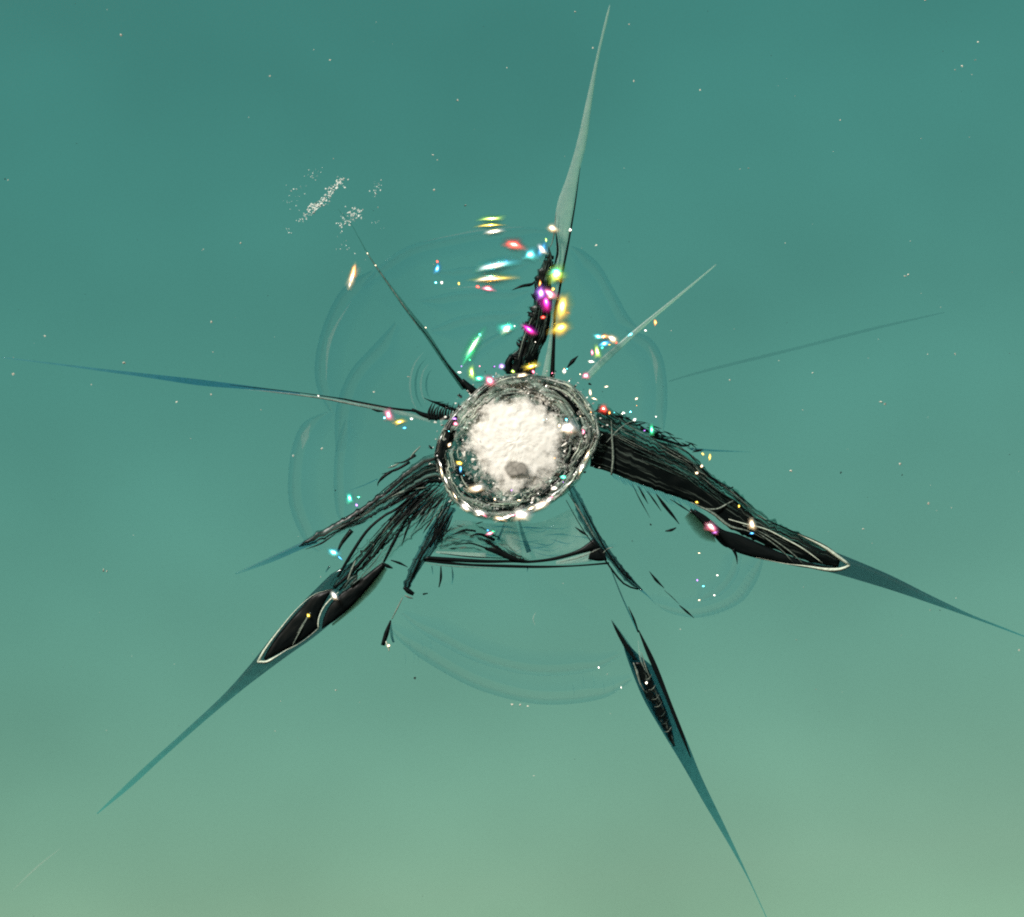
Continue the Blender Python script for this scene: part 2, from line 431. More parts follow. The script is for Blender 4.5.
def hair(bm, pts, widths, z=3.0, n=None, zend=None):
    """tapered splinter: a four-sided needle along traced points; widths are spread evenly along it"""
    n = n or max(3, len(pts) * 3)
    uvl = bm.loops.layers.uv.verify()
    A = spline(pts, n)
    W = spline([(w, 0) for w in widths], n) if False else None
    prev = None
    for i in range(n + 1):
        t = i / n
        f = t * (len(widths) - 1); k = min(int(f), len(widths) - 2); w = widths[k] + (widths[k + 1] - widths[k]) * (f - k)
        w = max(w, 0.12)
        a = Vector(A[max(i - 1, 0)]); b = Vector(A[min(i + 1, n)]); d = b - a
        d = d / max(d.length, 1e-6); nn = Vector((-d.y, d.x))
        c = Vector(A[i]); zz = z if zend is None else z + (zend - z) * t
        ring = [bm.verts.new(P(c.x + nn.x * w / 2, c.y + nn.y * w / 2, zz)), bm.verts.new(P(c.x, c.y, zz + w * .4)),
                bm.verts.new(P(c.x - nn.x * w / 2, c.y - nn.y * w / 2, zz)), bm.verts.new(P(c.x, c.y, zz - w * .4))]
        if prev:
            for q in range(4):
                f_ = bm.faces.new((prev[q], prev[(q + 1) % 4], ring[(q + 1) % 4], ring[q]))
                for lp, u in zip(f_.loops, ((t - 1 / n, .5), (t - 1 / n, .5), (t, .5), (t, .5))):
                    lp[uvl].uv = u
        else:
            bm.faces.new(ring)
        prev = ring
    bm.faces.new(prev[::-1])

def splinter(parent, pts, widths, mat='void', z=3.0, name='glass_splinter', label=None):
    bm = bmesh.new(); hair(bm, pts, widths, z)
    bmesh.ops.recalc_face_normals(bm, faces=bm.faces[:])
    return obj(name, bm, mat, parent, label=label)

def fan(parent, seeds, mat, z=3.0, name='hackle'):
    """many fine hackle marks, too small to pick apart: one mesh"""
    bm = bmesh.new()
    for pts, w in seeds:
        hair(bm, pts, w, z + random.uniform(-.6, .6))
    bmesh.ops.recalc_face_normals(bm, faces=bm.faces[:])
    return obj(name, bm, mat, parent, stuff=True)

def glint_dome(parent, x, y, a, b, hue, ang=0.0, z=6.0, curve=11.0, soft=False, name='sun_glint', tilt=(0, 0)):
    """added lens-shaped dome for a sun glint, its face set to mirror the sun; a, b: long and short axis"""
    bm = bmesh.new()
    c = P(x, y, z + .2 * min(a, b))
    nrm = (((CAM_L - c).normalized() + SUN_L).normalized() + Vector((tilt[0], tilt[1], 0))).normalized()
    ca, sa = math.cos(R(ang)), math.sin(R(ang))
    X0 = Vector((ca, sa, 0)); Y0 = Vector((-sa, ca, 0)); sk = random.uniform(-.2, .2); ph = random.random() * 50
    rings, seg = 8, 20
    k_ = (2.2 if not soft else 1.1) if max(a, b) > 5 else 1.05
    a *= k_; b *= k_
    if abs(a - b) < 3:
        q = random.uniform(.72, 1.3); a *= q; b /= q
        if ang == 0: ang = random.uniform(-60, 60)
    k = math.tan(R(curve))
    def pt(r, th):
        u = math.cos(th) * r
        v = math.sin(th) * r + sk * u
        w = 1.0 + r * (0.35 * mnoise.noise(Vector((math.cos(th) * 1.1 + ph, math.sin(th) * 1.1, 0))) + 0.18 * mnoise.noise(Vector((math.cos(th) * 3.1, math.sin(th) * 3.1 + ph, 4))))
        off = X0 * (u * a / 2 * w * PX) + Y0 * (v * b / 2 * w * PX)
        # depth so that the dome's middle has normal nrm and its rim bends away
        zz = -(nrm.x * off.x + nrm.y * off.y) / nrm.z - k * r * r * 0.5 * (a + b) / 4 * PX
        return c + off + Vector((0, 0, zz))
    uvl = bm.loops.layers.uv.verify()
    lev = {}
    top = bm.verts.new(pt(0, 0)); lev[top] = 1.0; prev = None
    for i in range(1, rings + 1):
        ring = [bm.verts.new(pt(i / rings, 2 * math.pi * j / seg)) for j in range(seg)]
        for v in ring: lev[v] = 1.0 - i / rings
        for j in range(seg):
            if prev is None: bm.faces.new((top, ring[j], ring[(j + 1) % seg]))
            else: bm.faces.new((prev[j], ring[j], ring[(j + 1) % seg], prev[(j + 1) % seg]))
        prev = ring
    low = bm.verts.new(c - Vector((0, 0, (a + b) / 4 * PX))); lev[low] = 0.0
    for j in range(seg):
        bm.faces.new((low, prev[(j + 1) % seg], prev[j]))
    for f in bm.faces:
        for lp in f.loops: lp[uvl].uv = (lev[lp.vert], 0.5)
    bmesh.ops.recalc_face_normals(bm, faces=bm.faces[:])
    return obj(name, bm, (GLS if soft else GL)[hue], parent)

def lump(bm, x, y, z, r, squash=0.7, pts=7):
    """small angular crumb"""
    vs = []
    for _ in range(pts):
        v = Vector((random.gauss(0, 1), random.gauss(0, 1), random.gauss(0, 1))).normalized()
        vs.append(bm.verts.new(P(x + v.x * r * random.uniform(.7, 1.2), y + v.y * r * random.uniform(.6, 1.1), z + v.z * r * squash)))
    g = bmesh.ops.convex_hull(bm, input=vs)
    bad = list({e for e in g['geom_interior'] + g['geom_unused'] if isinstance(e, bmesh.types.BMVert)})
    if bad: bmesh.ops.delete(bm, geom=bad, context='VERTS')

# ------------------------------------------------------------------ the sheet of glass (front face at z = 0)
bm = bmesh.new()
bmesh.ops.create_cube(bm, size=1.0)
bmesh.ops.scale(bm, vec=(1.5, 0.95, 0.012), verts=bm.verts[:])
bmesh.ops.translate(bm, vec=(0, 0, -0.006 - 0.5 * PX), verts=bm.verts[:])
bmesh.ops.bevel(bm, geom=bm.edges[:], offset=0.0012, segments=2, affect='EDGES')
obj('glass_sheet', bm, 'pane', smooth=False)

#@@SHELLS
# ------------------------------------------------------------------ shell fractures round the impact: shallow curved lobes
def shell(name, centre, rim, label=None, bands=(), mat='shell', z=0.4):
    """lobe fanned from near the impact to a curved rim, gently rippled like a mussel shell"""
    bm = bmesh.new()
    n, m = 36, 10
    A = spline(rim, n)
    rows = []
    for i in range(n + 1):
        row = []
        for j in range(m + 1):
            s = j / m
            x = centre[0] + (A[i][0] - centre[0]) * s; y = centre[1] + (A[i][1] - centre[1]) * s
            row.append(bm.verts.new(P(x, y, z + 0.5 * math.sin(s * 16) * s + (1 - s) * .6)))
        rows.append(row)
    for i in range(n):
        for j in range(m):
            if j == 0: 
                bm.faces.new((rows[i][0], rows[i][1], rows[i + 1][1])) if False else bm.faces.new((rows[i][0], rows[i][1], rows[i + 1][1], rows[i + 1][0]))
            else: bm.faces.new((rows[i][j], rows[i][j + 1], rows[i + 1][j + 1], rows[i + 1][j]))
    o = obj(name, bm, mat, label=label)
    return o

def band(parent, pts, widths, mat, z=0.9, name='ripple', n=None):
    """flat curved ridge of a shell"""
    n = n or max(14, len(pts) * 8)
    A = spline(pts, n)
    Lp, Rp = [], []
    for i in range(n + 1):
        t = i / n
        f = t * (len(widths) - 1); k = min(int(f), len(widths) - 2); w = widths[k] + (widths[k + 1] - widths[k]) * (f - k)
        a = Vector(A[max(i - 1, 0)]); b = Vector(A[min(i + 1, n)]); d = (b - a).normalized()
        Lp.append((A[i][0] + d.y * w / 2, A[i][1] - d.x * w / 2)); Rp.append((A[i][0] - d.y * w / 2, A[i][1] + d.x * w / 2))
    bm = loft(Lp, Rp, z, 0.5, 0.5, n=n, m=4)
    return obj(name, bm, mat, parent)

def rimmed(parent, pts, w, mats=('fade', 'fade_pink', 'fade_soft'), centre=(517, 447)):
    """continuous rim of a lobe: a fine edge, then bands that fade inwards"""
    n = max(24, len(pts) * 9)
    A = spline(pts, n)
    for k, (mt, a, b) in enumerate(zip(mats, (0, .35, 1.1), (.55, 1.1, 2.6))):
        def off(d):
            out = []
            for i, p in enumerate(A):
                t = i / n; v = Vector((centre[0] - p[0], centre[1] - p[1])).normalized()
                e = min(1, t * 6, (1 - t) * 6)
                out.append((p[0] + v.x * (d * w * (.25 + .75 * e)), p[1] + v.y * (d * w * (.25 + .75 * e))))
            return out
        obj('ripple', loft(off(a), off(b), .9 + k * .25, .3, .3, n=n, m=5), mt, parent)
    bm = bmesh.new(); hair(bm, pts, [.2, .5, .9, .4, .8, .4, .2], 1.4, n=n)
    obj('ripple', bm, 'shell_edge', parent)
s = shell('shell_fracture', (470, 420), [(412, 252), (375, 268), (342, 288), (322, 328), (315, 365), (319, 400), (330, 420)], 'faint lobe between the two thin upper cracks')
rimmed(s, [(372, 270), (354, 280), (338, 295), (322, 330), (315, 365), (318, 390), (330, 412)], 12)
rimmed(s, [(395, 322), (374, 345), (352, 369), (340, 394), (335, 420), (336, 452)], 12)
band(s, [(352, 300), (330, 340), (326, 384)], [0, 4, 0], 'shell_pale', 1.6)
for k, (rx, ry) in enumerate(((12, 18), (18, 25), (24, 31), (30, 38))):
    band(s, [(437 - rx * math.cos(a) * .9, 385 - ry * math.sin(a)) for a in (-.9, -.4, .1, .6, 1.1)], [0, 1.6, 2.2, 1.6, 0], 'shell_line' if k % 2 == 0 else 'shell_pale', 1.6)
s = shell('shell_fracture', (455, 450), [(330, 412), (300, 428), (291, 460), (288, 490), (296, 525), (318, 548), (360, 550)], 'faint lobe below the long thin crack')
rimmed(s, [(326, 412), (306, 421), (296, 436), (289, 468), (290, 506), (304, 540), (318, 552)], 12)
rimmed(s, [(345, 420), (338, 440), (334, 470), (336, 510), (344, 524)], 9)
band(s, [(311, 424), (306, 434), (302, 450)], [0, 8, 0], 'shell_pale', 1.8)
s = shell('shell_fracture', (515, 375), [(360, 292), (380, 266), (410, 246), (445, 236), (490, 230), (530, 229), (552, 236)], 'faint lobe under the row of sparkles')
rimmed(s, [(362, 285), (384, 262), (410, 246), (445, 237), (490, 229), (530, 227), (550, 232)], 9, ('fade_soft', 'fade_pink', 'fade_soft'))
band(s, [(420, 243), (445, 237), (490, 229), (528, 227)], [0, 1.4, 2, 0], 'shell_pale', 2.0)
band(s, [(436, 290), (470, 287), (520, 286)], [0, 1.4, 0], 'shell_pale', 1.6)
rimmed(s, [(436, 272), (460, 268), (490, 266), (530, 262)], 7, ('fade_soft', 'fade_pink', 'fade_soft'))
rimmed(s, [(420, 300), (455, 292), (490, 290), (530, 290)], 9, ('fade_soft', 'fade_pink', 'fade_soft'))
rimmed(s, [(430, 330), (455, 318), (490, 312), (522, 312)], 9, ('fade_soft', 'fade_pink', 'fade_soft'))
rimmed(s, [(465, 362), (478, 346), (496, 334), (515, 328)], 5, ('fade', 'fade_pink', 'fade_soft'))
s = shell('shell_fracture', (570, 400), [(575, 246), (597, 265), (612, 288), (632, 322), (655, 342), (665, 372), (664, 420), (650, 430)], 'faint lobe crossed by the pale thin crack')
rimmed(s, [(572, 246), (585, 252), (600, 266), (614, 290), (626, 312), (638, 328)], 12)
rimmed(s, [(626, 330), (648, 337), (660, 352), (666, 375), (667, 405), (664, 430)], 11)
band(s, [(648, 345), (655, 362), (656, 385)], [0, 5, 0], 'shell_pale', 1.8)
s = shell('shell_fracture', (515, 560), [(398, 600), (404, 640), (430, 664), (480, 690), (540, 704), (600, 699), (630, 684), (634, 640)], 'faint broad lobe below the dark crescent')
ARC = [(388, 628), (404, 645), (430, 664), (480, 690), (540, 704), (600, 699), (632, 680)]
for k, (f, w) in enumerate(((1, 12), (.80, 10))):
    rimmed(s, [(515 + (x - 515) * (f ** .5), 560 + (y - 560) * f) for x, y in ARC], w, ('fade', 'fade_pink', 'fade_soft') if k < 1 else ('fade_soft', 'fade_pink', 'fade_soft'), (520, 480))
for k in range(12):
    x = 404 + k * 4.2 if k < 7 else 572 + (k - 7) * 10
    y0 = 636 + random.uniform(0, 14) if k < 7 else 672 + random.uniform(0, 10)
    band(s, [(x, y0), (x + 2, y0 + 9), (x + 1, y0 + 16)], [0, 1.2, 0], 'shell_edge', 1.8)
s = shell('shell_fracture', (690, 520), [(640, 540), (640, 575), (660, 604), (700, 618), (738, 606), (758, 580), (764, 562)], 'faint lobe under the widest black crack')
rimmed(s, [(764, 556), (757, 580), (738, 604), (700, 617), (668, 612), (652, 600)], 11)
rimmed(s, [(742, 552), (737, 575), (722, 594), (700, 602)], 8, ('fade_soft', 'fade_pink', 'fade_soft'))
for k in range(16):
    a = 0.15 + k * .085
    cx, cy = 695 + 57 * math.cos(a), 557 + 57 * math.sin(a)
    band(s, [(cx - 4 * math.cos(a), cy - 4 * math.sin(a)), (cx + 5 * math.cos(a), cy + 5 * math.sin(a) + 2)], [0, 1.3, 0], 'shell_edge', 1.8)

#@@CRACKS
# ------------------------------------------------------------------ radial crack: widest, black, towards four o'clock
def jitter_streaks(Lp, Rp, cnt, s0, s1, t0, t1, lenr, w, n=60):
    """streaks that run along a blade between its two edges"""
    A, B = spline(Lp, n), spline(Rp, n)
    out = []
    for _ in range(cnt):
        s = random.uniform(s0, s1); t = random.uniform(t0, t1); ln = random.uniform(*lenr)
        pts = []
        for q in range(4):
            k = min(n, max(0, int((t + ln * q / 3) * n)))
            a, b = A[k], B[k]
            ss = s + random.uniform(-.025, .025)
            pts.append((a[0] + (b[0] - a[0]) * ss, a[1] + (b[1] - a[1]) * ss))
        if math.hypot(pts[0][0] - pts[3][0], pts[0][1] - pts[3][1]) > 3:
            out.append((pts, [0, random.uniform(*w), random.uniform(*w) * .7, 0]))
    return out

RL = [(598, 404), (612, 410), (630, 420), (650, 431), (670, 442), (688, 452), (702, 466), (718, 480), (736, 491), (752, 506), (768, 519), (792, 531), (820, 545), (840, 557)]
RR = [(590, 466), (612, 473), (640, 484), (668, 494), (690, 502), (712, 514), (728, 527), (740, 533), (755, 540), (772, 548), (790, 555), (808, 561), (825, 565), (838, 567)]
bm = loft(RL, RR, 3, 3, 5, n=90, m=12, rough=1.5, jagL=7, jagR=2)
CR = obj('radial_crack', bm, 'hack_wide', label='wide black crack ending in a long blue-grey point')
# teal-brown lower lobe that turns black outward
bm = loft([(694, 509), (706, 516), (722, 529), (738, 534), (755, 541), (785, 554), (815, 564), (836, 567)],
          [(694, 514), (704, 524), (716, 538), (732, 550), (752, 557), (780, 563), (808, 568), (834, 570)], 2.2, 2.5, 5, n=50, m=8, rough=1)
obj('fracture_face', bm, 'void', CR)
bm = loft([(692, 509), (700, 517), (708, 527), (714, 536)], [(684, 518), (692, 530), (703, 540), (716, 543)], 1.5, .6, 1, n=20, m=6)
obj('fracture_face', bm, 'olive', CR)
# smoky point
bm = loft([(832, 551), (850, 558), (890, 575), (930, 595), (970, 614), (1000, 626), (1030, 638)],
          [(800, 566), (833, 573), (868, 583), (900, 593), (935, 605), (975, 619), (1031, 639.5)], 1.5, 1.2, 2.5, n=60, m=6)
obj('crack_tip', bm, 'smoke', CR)
# cream edges round the black window
for pts, w, mt in (
        ([(757, 515), (775, 524), (800, 535), (822, 546), (838, 557), (849, 565)], [.1, .6, .9, 2.2, 4.2, 2.6], 'cream'),
        ([(849, 565), (840, 569), (826, 569.5), (805, 566), (782, 563), (755, 557)], [2.6, 4.2, 2.4, .8, .5, .1], 'cream'),
        ([(728, 519), (745, 524), (765, 529), (785, 539), (803, 549), (822, 563)], [.6, 1.6, 1.4, 1.6, 1.6, .6], 'cream'),
        ([(742, 525), (760, 532), (778, 543), (795, 556), (803, 565)], [.5, 1.2, 1.3, 1.2, .5], 'cream_dim'),
        ([(750, 528), (768, 540), (782, 551), (792, 562)], [.5, 1.3, 1.1, .4], 'cream_dim'),
        ([(690, 502), (712, 513), (729, 526), (748, 531), (766, 540)], [.5, 2.6, 3.2, 1, .4], 'cream_dim'),
        ([(700, 508), (716, 509), (728, 503), (734, 500)], [.4, 1.6, 1.8, .5], 'cream_dim'),
        ([(611, 420), (612, 440), (613, 458), (611, 475)], [.5, 2, 2.6, 1.8], 'cream_dim'),
        ([(604, 445), (620, 428), (634, 420)], [.5, 1, .4], 'cream_dim'),
        ([(757, 516), (790, 530.5), (822, 544), (838, 555)], [.8, 1.6, 1.4, .5], 'void')):
    splinter(CR, pts, w, mt, 7.5, 'chipped_edge')
fan(CR, jitter_streaks(RL, RR, 26, .04, .6, .0, .5, (.08, .3), (.7, 1.7)), 'gap_strand', 7.2, 'hackle')
fan(CR, jitter_streaks(RL, RR, 14, .02, .4, .02, .5, (.05, .2), (.5, 1.0)), 'cream_dim', 7.6, 'hackle')
fan(CR, jitter_streaks(RL, RR, 34, .0, .5, .0, .55, (.06, .2), (.6, 1.4)), 'void', 7.8, 'hackle')
# spurs off the upper edge, hairs off the lower edge
for pts, w in (([(650, 436), (668, 441), (684, 446), (690, 444)], [3, 3, 2.4, 1.6]), ([(640, 428), (660, 436), (672, 437)], [3, 2, .4]),
               ([(690, 470), (712, 478), (728, 488), (733, 487)], [3, 2.5, 1.8, 1.4]), ([(625, 424), (640, 422), (650, 424)], [2, 1.2, .2]),
               ([(656, 494), (664, 505), (673, 516), (679, 524)], [1, 3.4, 3, .6]), ([(647, 491), (655, 502), (661, 511)], [.6, 1.8, .4]),
               ([(638, 486), (643, 495), (648, 504)], [.6, 2.2, .3]), ([(632, 484), (640, 500), (650, 518)], [.4, 1.2, .2]),
               ([(665, 531), (671, 530), (676, 527.5)], [1, 3, 1]), ([(690, 509), (702, 520), (713, 531), (722, 543), (727, 547)], [2, 4.5, 6, 5, 1.5]),
               ([(733, 549), (736, 556), (737, 564)], [3.4, 2.2, .4]), ([(649, 571), (656, 580), (664, 588)], [.4, 3, .5]),
               ([(679, 605), (686, 611), (694, 618)], [.8, 2.4, .4]), ([(664, 590), (672, 597), (679, 604)], [.3, .8, .3]),
               ([(670, 499), (684, 508), (693, 514)], [.5, 1.8, .5]), ([(650, 525), (651, 524)], [2, 2])):
    splinter(CR, pts, w, 'void', 4)
splinter(CR, [(690, 449), (712, 450.5), (752, 452)], [2.4, 1.6, .3], 'smoke_soft', 2, 'crack_tip')
sd2 = []
for k in range(34):
    x = 612 + k * 2.6; y = 474 + (x - 612) * .36
    l = random.uniform(4, 15)
    sd2.append(([(x, y), (x + l * .35, y + l * .6), (x + l * .8, y + l)], [.9, random.uniform(.5, 1.2), .2]))
fan(CR, sd2, 'smoke_soft', 2.5)
fan(CR, [([(x := 608 + random.random() * 85, 412 + (x - 608) * .45 + random.uniform(-6, 3)), (x + random.uniform(6, 14), 412 + (x - 608) * .45 + random.uniform(-2, 6))], [.4, random.uniform(.8, 1.8), .3]) for _ in range(36)], 'void', 5)

# ------------------------------------------------------------------ radial crack: towards seven o'clock, twin black windows
bm = loft([(331, 574), (304, 601), (276, 632), (249, 666), (221, 697), (180, 735), (138, 773), (97, 813)],
          [(352, 562), (356, 586), (343, 611), (318, 634), (290, 654), (269.5, 669), (242, 690), (207, 719), (166, 755), (131, 787), (97.5, 814)],
          1.5, 1.2, 2.5, n=80, m=6)
CL = obj('radial_crack', bm, 'smoke_long', label='long crack with twin black windows and a blue-grey point')
bm = loft([(334.5, 588), (315, 594), (299, 610), (280, 632), (268, 650), (264, 659)],
          [(331, 592), (323, 606), (318, 619), (319, 627), (300, 642), (285, 650), (266, 660)], 4, 2.5, 3, n=36, m=8, rough=1)
obj('fracture_face', bm, 'void', CL)
bm = loft([(383, 562), (367, 574), (353, 585), (340, 594), (330, 605), (324, 617), (322, 628)],
          [(386, 566), (376, 579), (365, 592), (350, 608), (336, 620), (328, 625), (322.5, 628.5)], 4, 2.5, 3, n=36, m=8, rough=1)
obj('fracture_face', bm, ['void'], CL)
bm = loft([(384, 567), (372, 583), (352, 606), (332, 624)], [(388, 569), (377, 587), (357, 607), (333, 626)], 3, .6, 1, n=20, m=4)
obj('fracture_face', bm, 'olive', CL)
for pts, w, mt in (([(333, 589), (315, 594), (297, 609), (278, 632), (265, 650), (259, 661)], [.1, .5, .7, 1.4, 2.2, 2.8], 'cream'),
                   ([(258, 661), (267, 661.5), (277, 656), (288, 649), (302, 642)], [2.8, 3, 1.1, .5, .1], 'cream'),
                   ([(339, 592), (330, 600), (323, 609), (319, 620), (319, 628)], [.9, 1.6, 1.3, 1.5, 1.4], 'cream'),
                   ([(319, 628), (306, 639), (290, 649)], [1.4, 1, .5], 'cream_dim'),
                   ([(311, 612), (301, 630), (293, 645)], [.6, 1.6, .6], 'cream_dim'),
                   ([(308, 616), (297, 634)], [.4, .9, .3], 'cream_dim'),
                   ([(344, 588), (352, 578), (358, 576), (350, 586), (362, 577)], [2, 3, 2.5, 3, 1], 'gap_strand'),
                   ([(356, 560), (352, 570), (348, 580)], [1, 2.5, 1], 'cream_dim')):
    splinter(CL, pts, w, mt, 6.8, 'chipped_edge')
# faint far end of the same crack
splinter(CL, [(62, 847), (36, 868), (10, 893)], [.2, 1.5, .2], 'pale_thin', 1.2, 'crack_tip')
# strands between the windows and the impact
for pts, w, mt in (([(432, 478), (410, 500), (390, 522), (372, 548), (352, 572), (334, 588)], [3, 3, 2.5, 3, 4, 3], 'void'),
                   ([(418, 490), (398, 508), (384, 516), (367, 531), (351, 555), (338, 577)], [2, 2.4, 2.6, 3, 3.4, 2], 'void'),
                   ([(410, 505), (392, 530), (376, 553), (362, 570)], [2, 3, 3, 1], 'painted_dark2'),
                   ([(405, 506), (388, 526), (370, 550), (360, 565)], [.8, 2, 2.2, .8], 'cream_dim'),
                   ([(420, 500), (408, 517), (396, 538), (384, 562)], [1.4, 2, 3.4, 2.2], 'void'),
                   ([(383, 563), (388, 566), (393, 568)], [2, 4, 1], 'void'),
                   ([(414, 516), (407, 530), (402, 546)], [.6, 2.4, .4], 'void'),
                   ([(352, 530), (342, 543), (338, 552)], [5, 4, 2], 'painted_dark2'),
                   ([(330, 566), (326, 572)], [2, 1], 'smoke'),
                   ([(391, 560), (400, 563), (408, 567)], [1, 2.6, .5], 'void')):
    splinter(CL, pts, w, mt, 5.2)
bm = loft([(438, 476), (418, 496), (394, 518), (366, 544), (348, 562), (330, 585)], [(462, 500), (444, 512), (422, 530), (400, 548), (384, 564), (350, 596)], 3, 1.5, 2.5, n=60, m=12, rough=1, jagL=5, jagR=4)
obj('fracture_face', bm, 'hack_open', CL)
for cnt, mt, w, z_ in ((46, 'void', (.6, 2.2), 4), (26, 'smoke', (.8, 2.4), 3), (14, 'cream_dim', (.4, 1.1), 4.5)):
    sd2 = []
    for _ in range(cnt):                    # straight feathery splinters fanning down from the pit
        u = random.random(); x0, y0 = 436 + 22 * u + random.uniform(-3, 3), 474 + 34 * u + random.uniform(-4, 4)
        a = R(148 - 36 * u + random.uniform(-5, 5)); s0 = random.uniform(0, 34) * (1 - .4 * u); l = random.uniform(14, 52) * (1 - .35 * u)
        c_, s_ = math.cos(a), math.sin(a); bow = random.uniform(-1.5, 1.5)
        sd2.append(([(x0 + c_ * s0, y0 + s_ * s0), (x0 + c_ * (s0 + l * .5) - s_ * bow, y0 + s_ * (s0 + l * .5) + c_ * bow), (x0 + c_ * (s0 + l), y0 + s_ * (s0 + l))], [.3, random.uniform(*w), .25]))
    fan(CL, sd2, mt, z_)
LL = [(436, 470), (415, 490), (392, 515), (365, 545), (335, 580)]
LR = [(445, 492), (425, 510), (405, 530), (385, 560), (365, 585)]
fan(CL, jitter_streaks(LL, LR, 22, 0, .7, 0, .6, (.1, .35), (.8, 2.0)), 'void', 6)
fan(CL, jitter_streaks(LL, LR, 14, 0, .8, 0, .7, (.1, .35), (.6, 1.2)), 'gap_strand', 6.5)
sd2 = []
for k in range(30):
    x = 400 + k * 1.7 + random.uniform(-1, 1); y = 494 + abs(k - 16) * -.5 + random.uniform(0, 16)
    l = random.uniform(10, 34)
    sd2.append(([(x + 8, y - 6), (x + 2 - (30 - k) * .05, y + l * .45), (x - 4 - (30 - k) * .22 * l / 20, y + l)], [.4, random.uniform(.8, 1.9), .2]))
fan(CL, sd2[::2], 'smoke', 3)
fan(CL, sd2[1::3], 'void', 3)

# ------------------------------------------------------------------ radial crack: black feathered blade above it
bm = loft([(440, 452), (425, 457), (405, 471), (388, 488), (365, 505), (340, 520), (310, 537), (299, 546)],
          [(446, 486), (428, 488), (410, 497), (386, 512), (362, 524), (340, 534), (314, 545), (299.5, 547)], 4, 3, 4, n=60, m=8, rough=1.5, jagL=5, jagR=4)
CF = obj('radial_crack', bm, 'hack_left', label='short feathered black crack with a faded point')
bm = loft([(312, 537), (296, 545), (270, 557), (235, 573)], [(318, 543), (300, 550), (272, 562), (236, 574.5)], 1.2, .6, 1.5, n=30, m=4)
obj('crack_tip', bm, 'smoke_soft', CF)
FL = [(440, 452), (405, 471), (365, 505), (310, 537)]
FR = [(446, 486), (410, 497), (362, 524), (314, 545)]
fan(CF, jitter_streaks(FL, FR, 14, .1, .9, 0, .7, (.1, .35), (.6, 1.3)), 'gap_strand', 8)
fan(CF, jitter_streaks(FL, FR, 26, 0, 1, 0, .7, (.1, .3), (.8, 2.0)), 'void', 8.4)
for pts, w, mt in (([(428, 487), (405, 491), (385, 500), (366, 513), (345, 527)], [.8, 2.4, 2.8, 2.4, .6], 'cream_dim'),
                   ([(398, 468), (386, 475), (379, 482), (378, 486)], [1, 3, 3, .6], 'void'),
                   ([(410, 462), (396, 470), (382, 474)], [3, 2.4, .4], 'void'),
                   ([(378, 479), (362, 486), (345, 492)], [1, .8, .2], 'smoke_soft'),
                   ([(416, 455), (404, 462), (394, 463)], [3, 2, .4], 'void'),
                   ([(410, 458), (415, 452), (421, 446)], [.4, 2, .6], 'cream_dim'),
                   ([(338, 532), (322, 543), (306, 549)], [.5, 2, .4], 'void'),
                   ([(388, 468), (394, 466), (400, 463)], [.4, 2.2, .5], 'cream_dim')):
    splinter(CF, pts, w, mt, 7)

# ------------------------------------------------------------------ radial crack: pale upright blade towards noon
bm = loft([(609.5, 5), (605, 20), (595, 62), (586.6, 99), (577, 142), (567, 176), (558, 201), (555.4, 218), (556, 240), (556.5, 262), (557, 280), (553, 310), (549, 340), (545, 360), (541, 378)],
          [(610, 5), (608.3, 17), (599, 57), (592, 102), (586.6, 142), (580, 170), (575, 204), (571, 227), (567, 250), (563, 268), (561, 284), (557.5, 310), (554, 335), (551, 360), (548, 380)],
          2, 1.6, 3, n=110, m=6)
CT = obj('radial_crack', bm, 'pale', label='pale upright crack with a black jagged root and coloured sparkles')
TL = [(549, 248), (544, 260), (539, 272), (535, 287), (533, 306), (527, 321), (519, 345), (509, 357), (506, 374)]
TR = [(552, 256), (551.5, 272), (551, 285), (552, 305), (550, 322), (547, 338), (541, 349), (537, 363), (533, 376)]
bm = loft(TL, TR, 3.2, 3, 4, n=60, m=8, rough=2, jagL=9, jagR=1)
obj('fracture_face', bm, 'hack_root', CT)
for pts, w, mt in (([(580, 168), (575, 204), (571, 228), (567, 250), (562.5, 272), (559.5, 290), (555, 312), (554, 335), (552, 378)], [.4, 1.2, 1.6, 2, 2.4, 2.2, 2.6, 3.6, 5], 'void'),
                   ([(555.6, 231), (557.6, 250), (556, 260), (553, 270)], [.6, 2.2, 2.4, .8], 'void'),
                   ([(548, 247), (551, 258), (552, 270)], [.6, 1.6, .6], 'gap_strand'),
                   ([(512, 290.5), (522, 286.5), (532, 284.5), (536, 280)], [.4, 2.6, 3.4, 1], 'void'),
                   ([(527, 336), (522, 352), (518, 372)], [2, 4, 3], 'void'),
                   ([(512, 356), (508, 364), (510, 374)], [5, 7, 5], 'void'),
                   ([(532, 318), (524, 338), (518, 360)], [.5, 1.4, .5], 'cream_dim'),
                   ([(541, 300), (537, 325), (528, 352)], [.5, 1.2, .5], 'gap_strand'),
                   ([(578, 356), (572, 362), (567, 368)], [.5, 4.5, 1], 'void'),
                   ([(556, 212), (553, 240), (548, 250)], [.4, 1.5, .5], 'cream_dim')):
    splinter(CT, pts, w, mt, 6.5)
fan(CT, jitter_streaks(TL, TR, 14, .05, .9, .0, .8, (.1, .3), (.6, 1.4)), 'gap_strand', 7.2)
sd2 = []
for k in range(34):
    t = random.random(); x = 548 - 38 * t ** 1.25; y = 256 + 114 * t
    l = random.uniform(1, 4) if random.random() < .75 else random.uniform(4, 7)
    w = random.uniform(2.5, 6.5)
    sd2.append(([(x + 6, y + random.uniform(0, 5)), (x - l * .4, y + random.uniform(-2, 2)), (x - l, y + random.uniform(-4, 2))], [w, w * random.uniform(.5, 1), .4]))
fan(CT, sd2, 'void', 4.5)

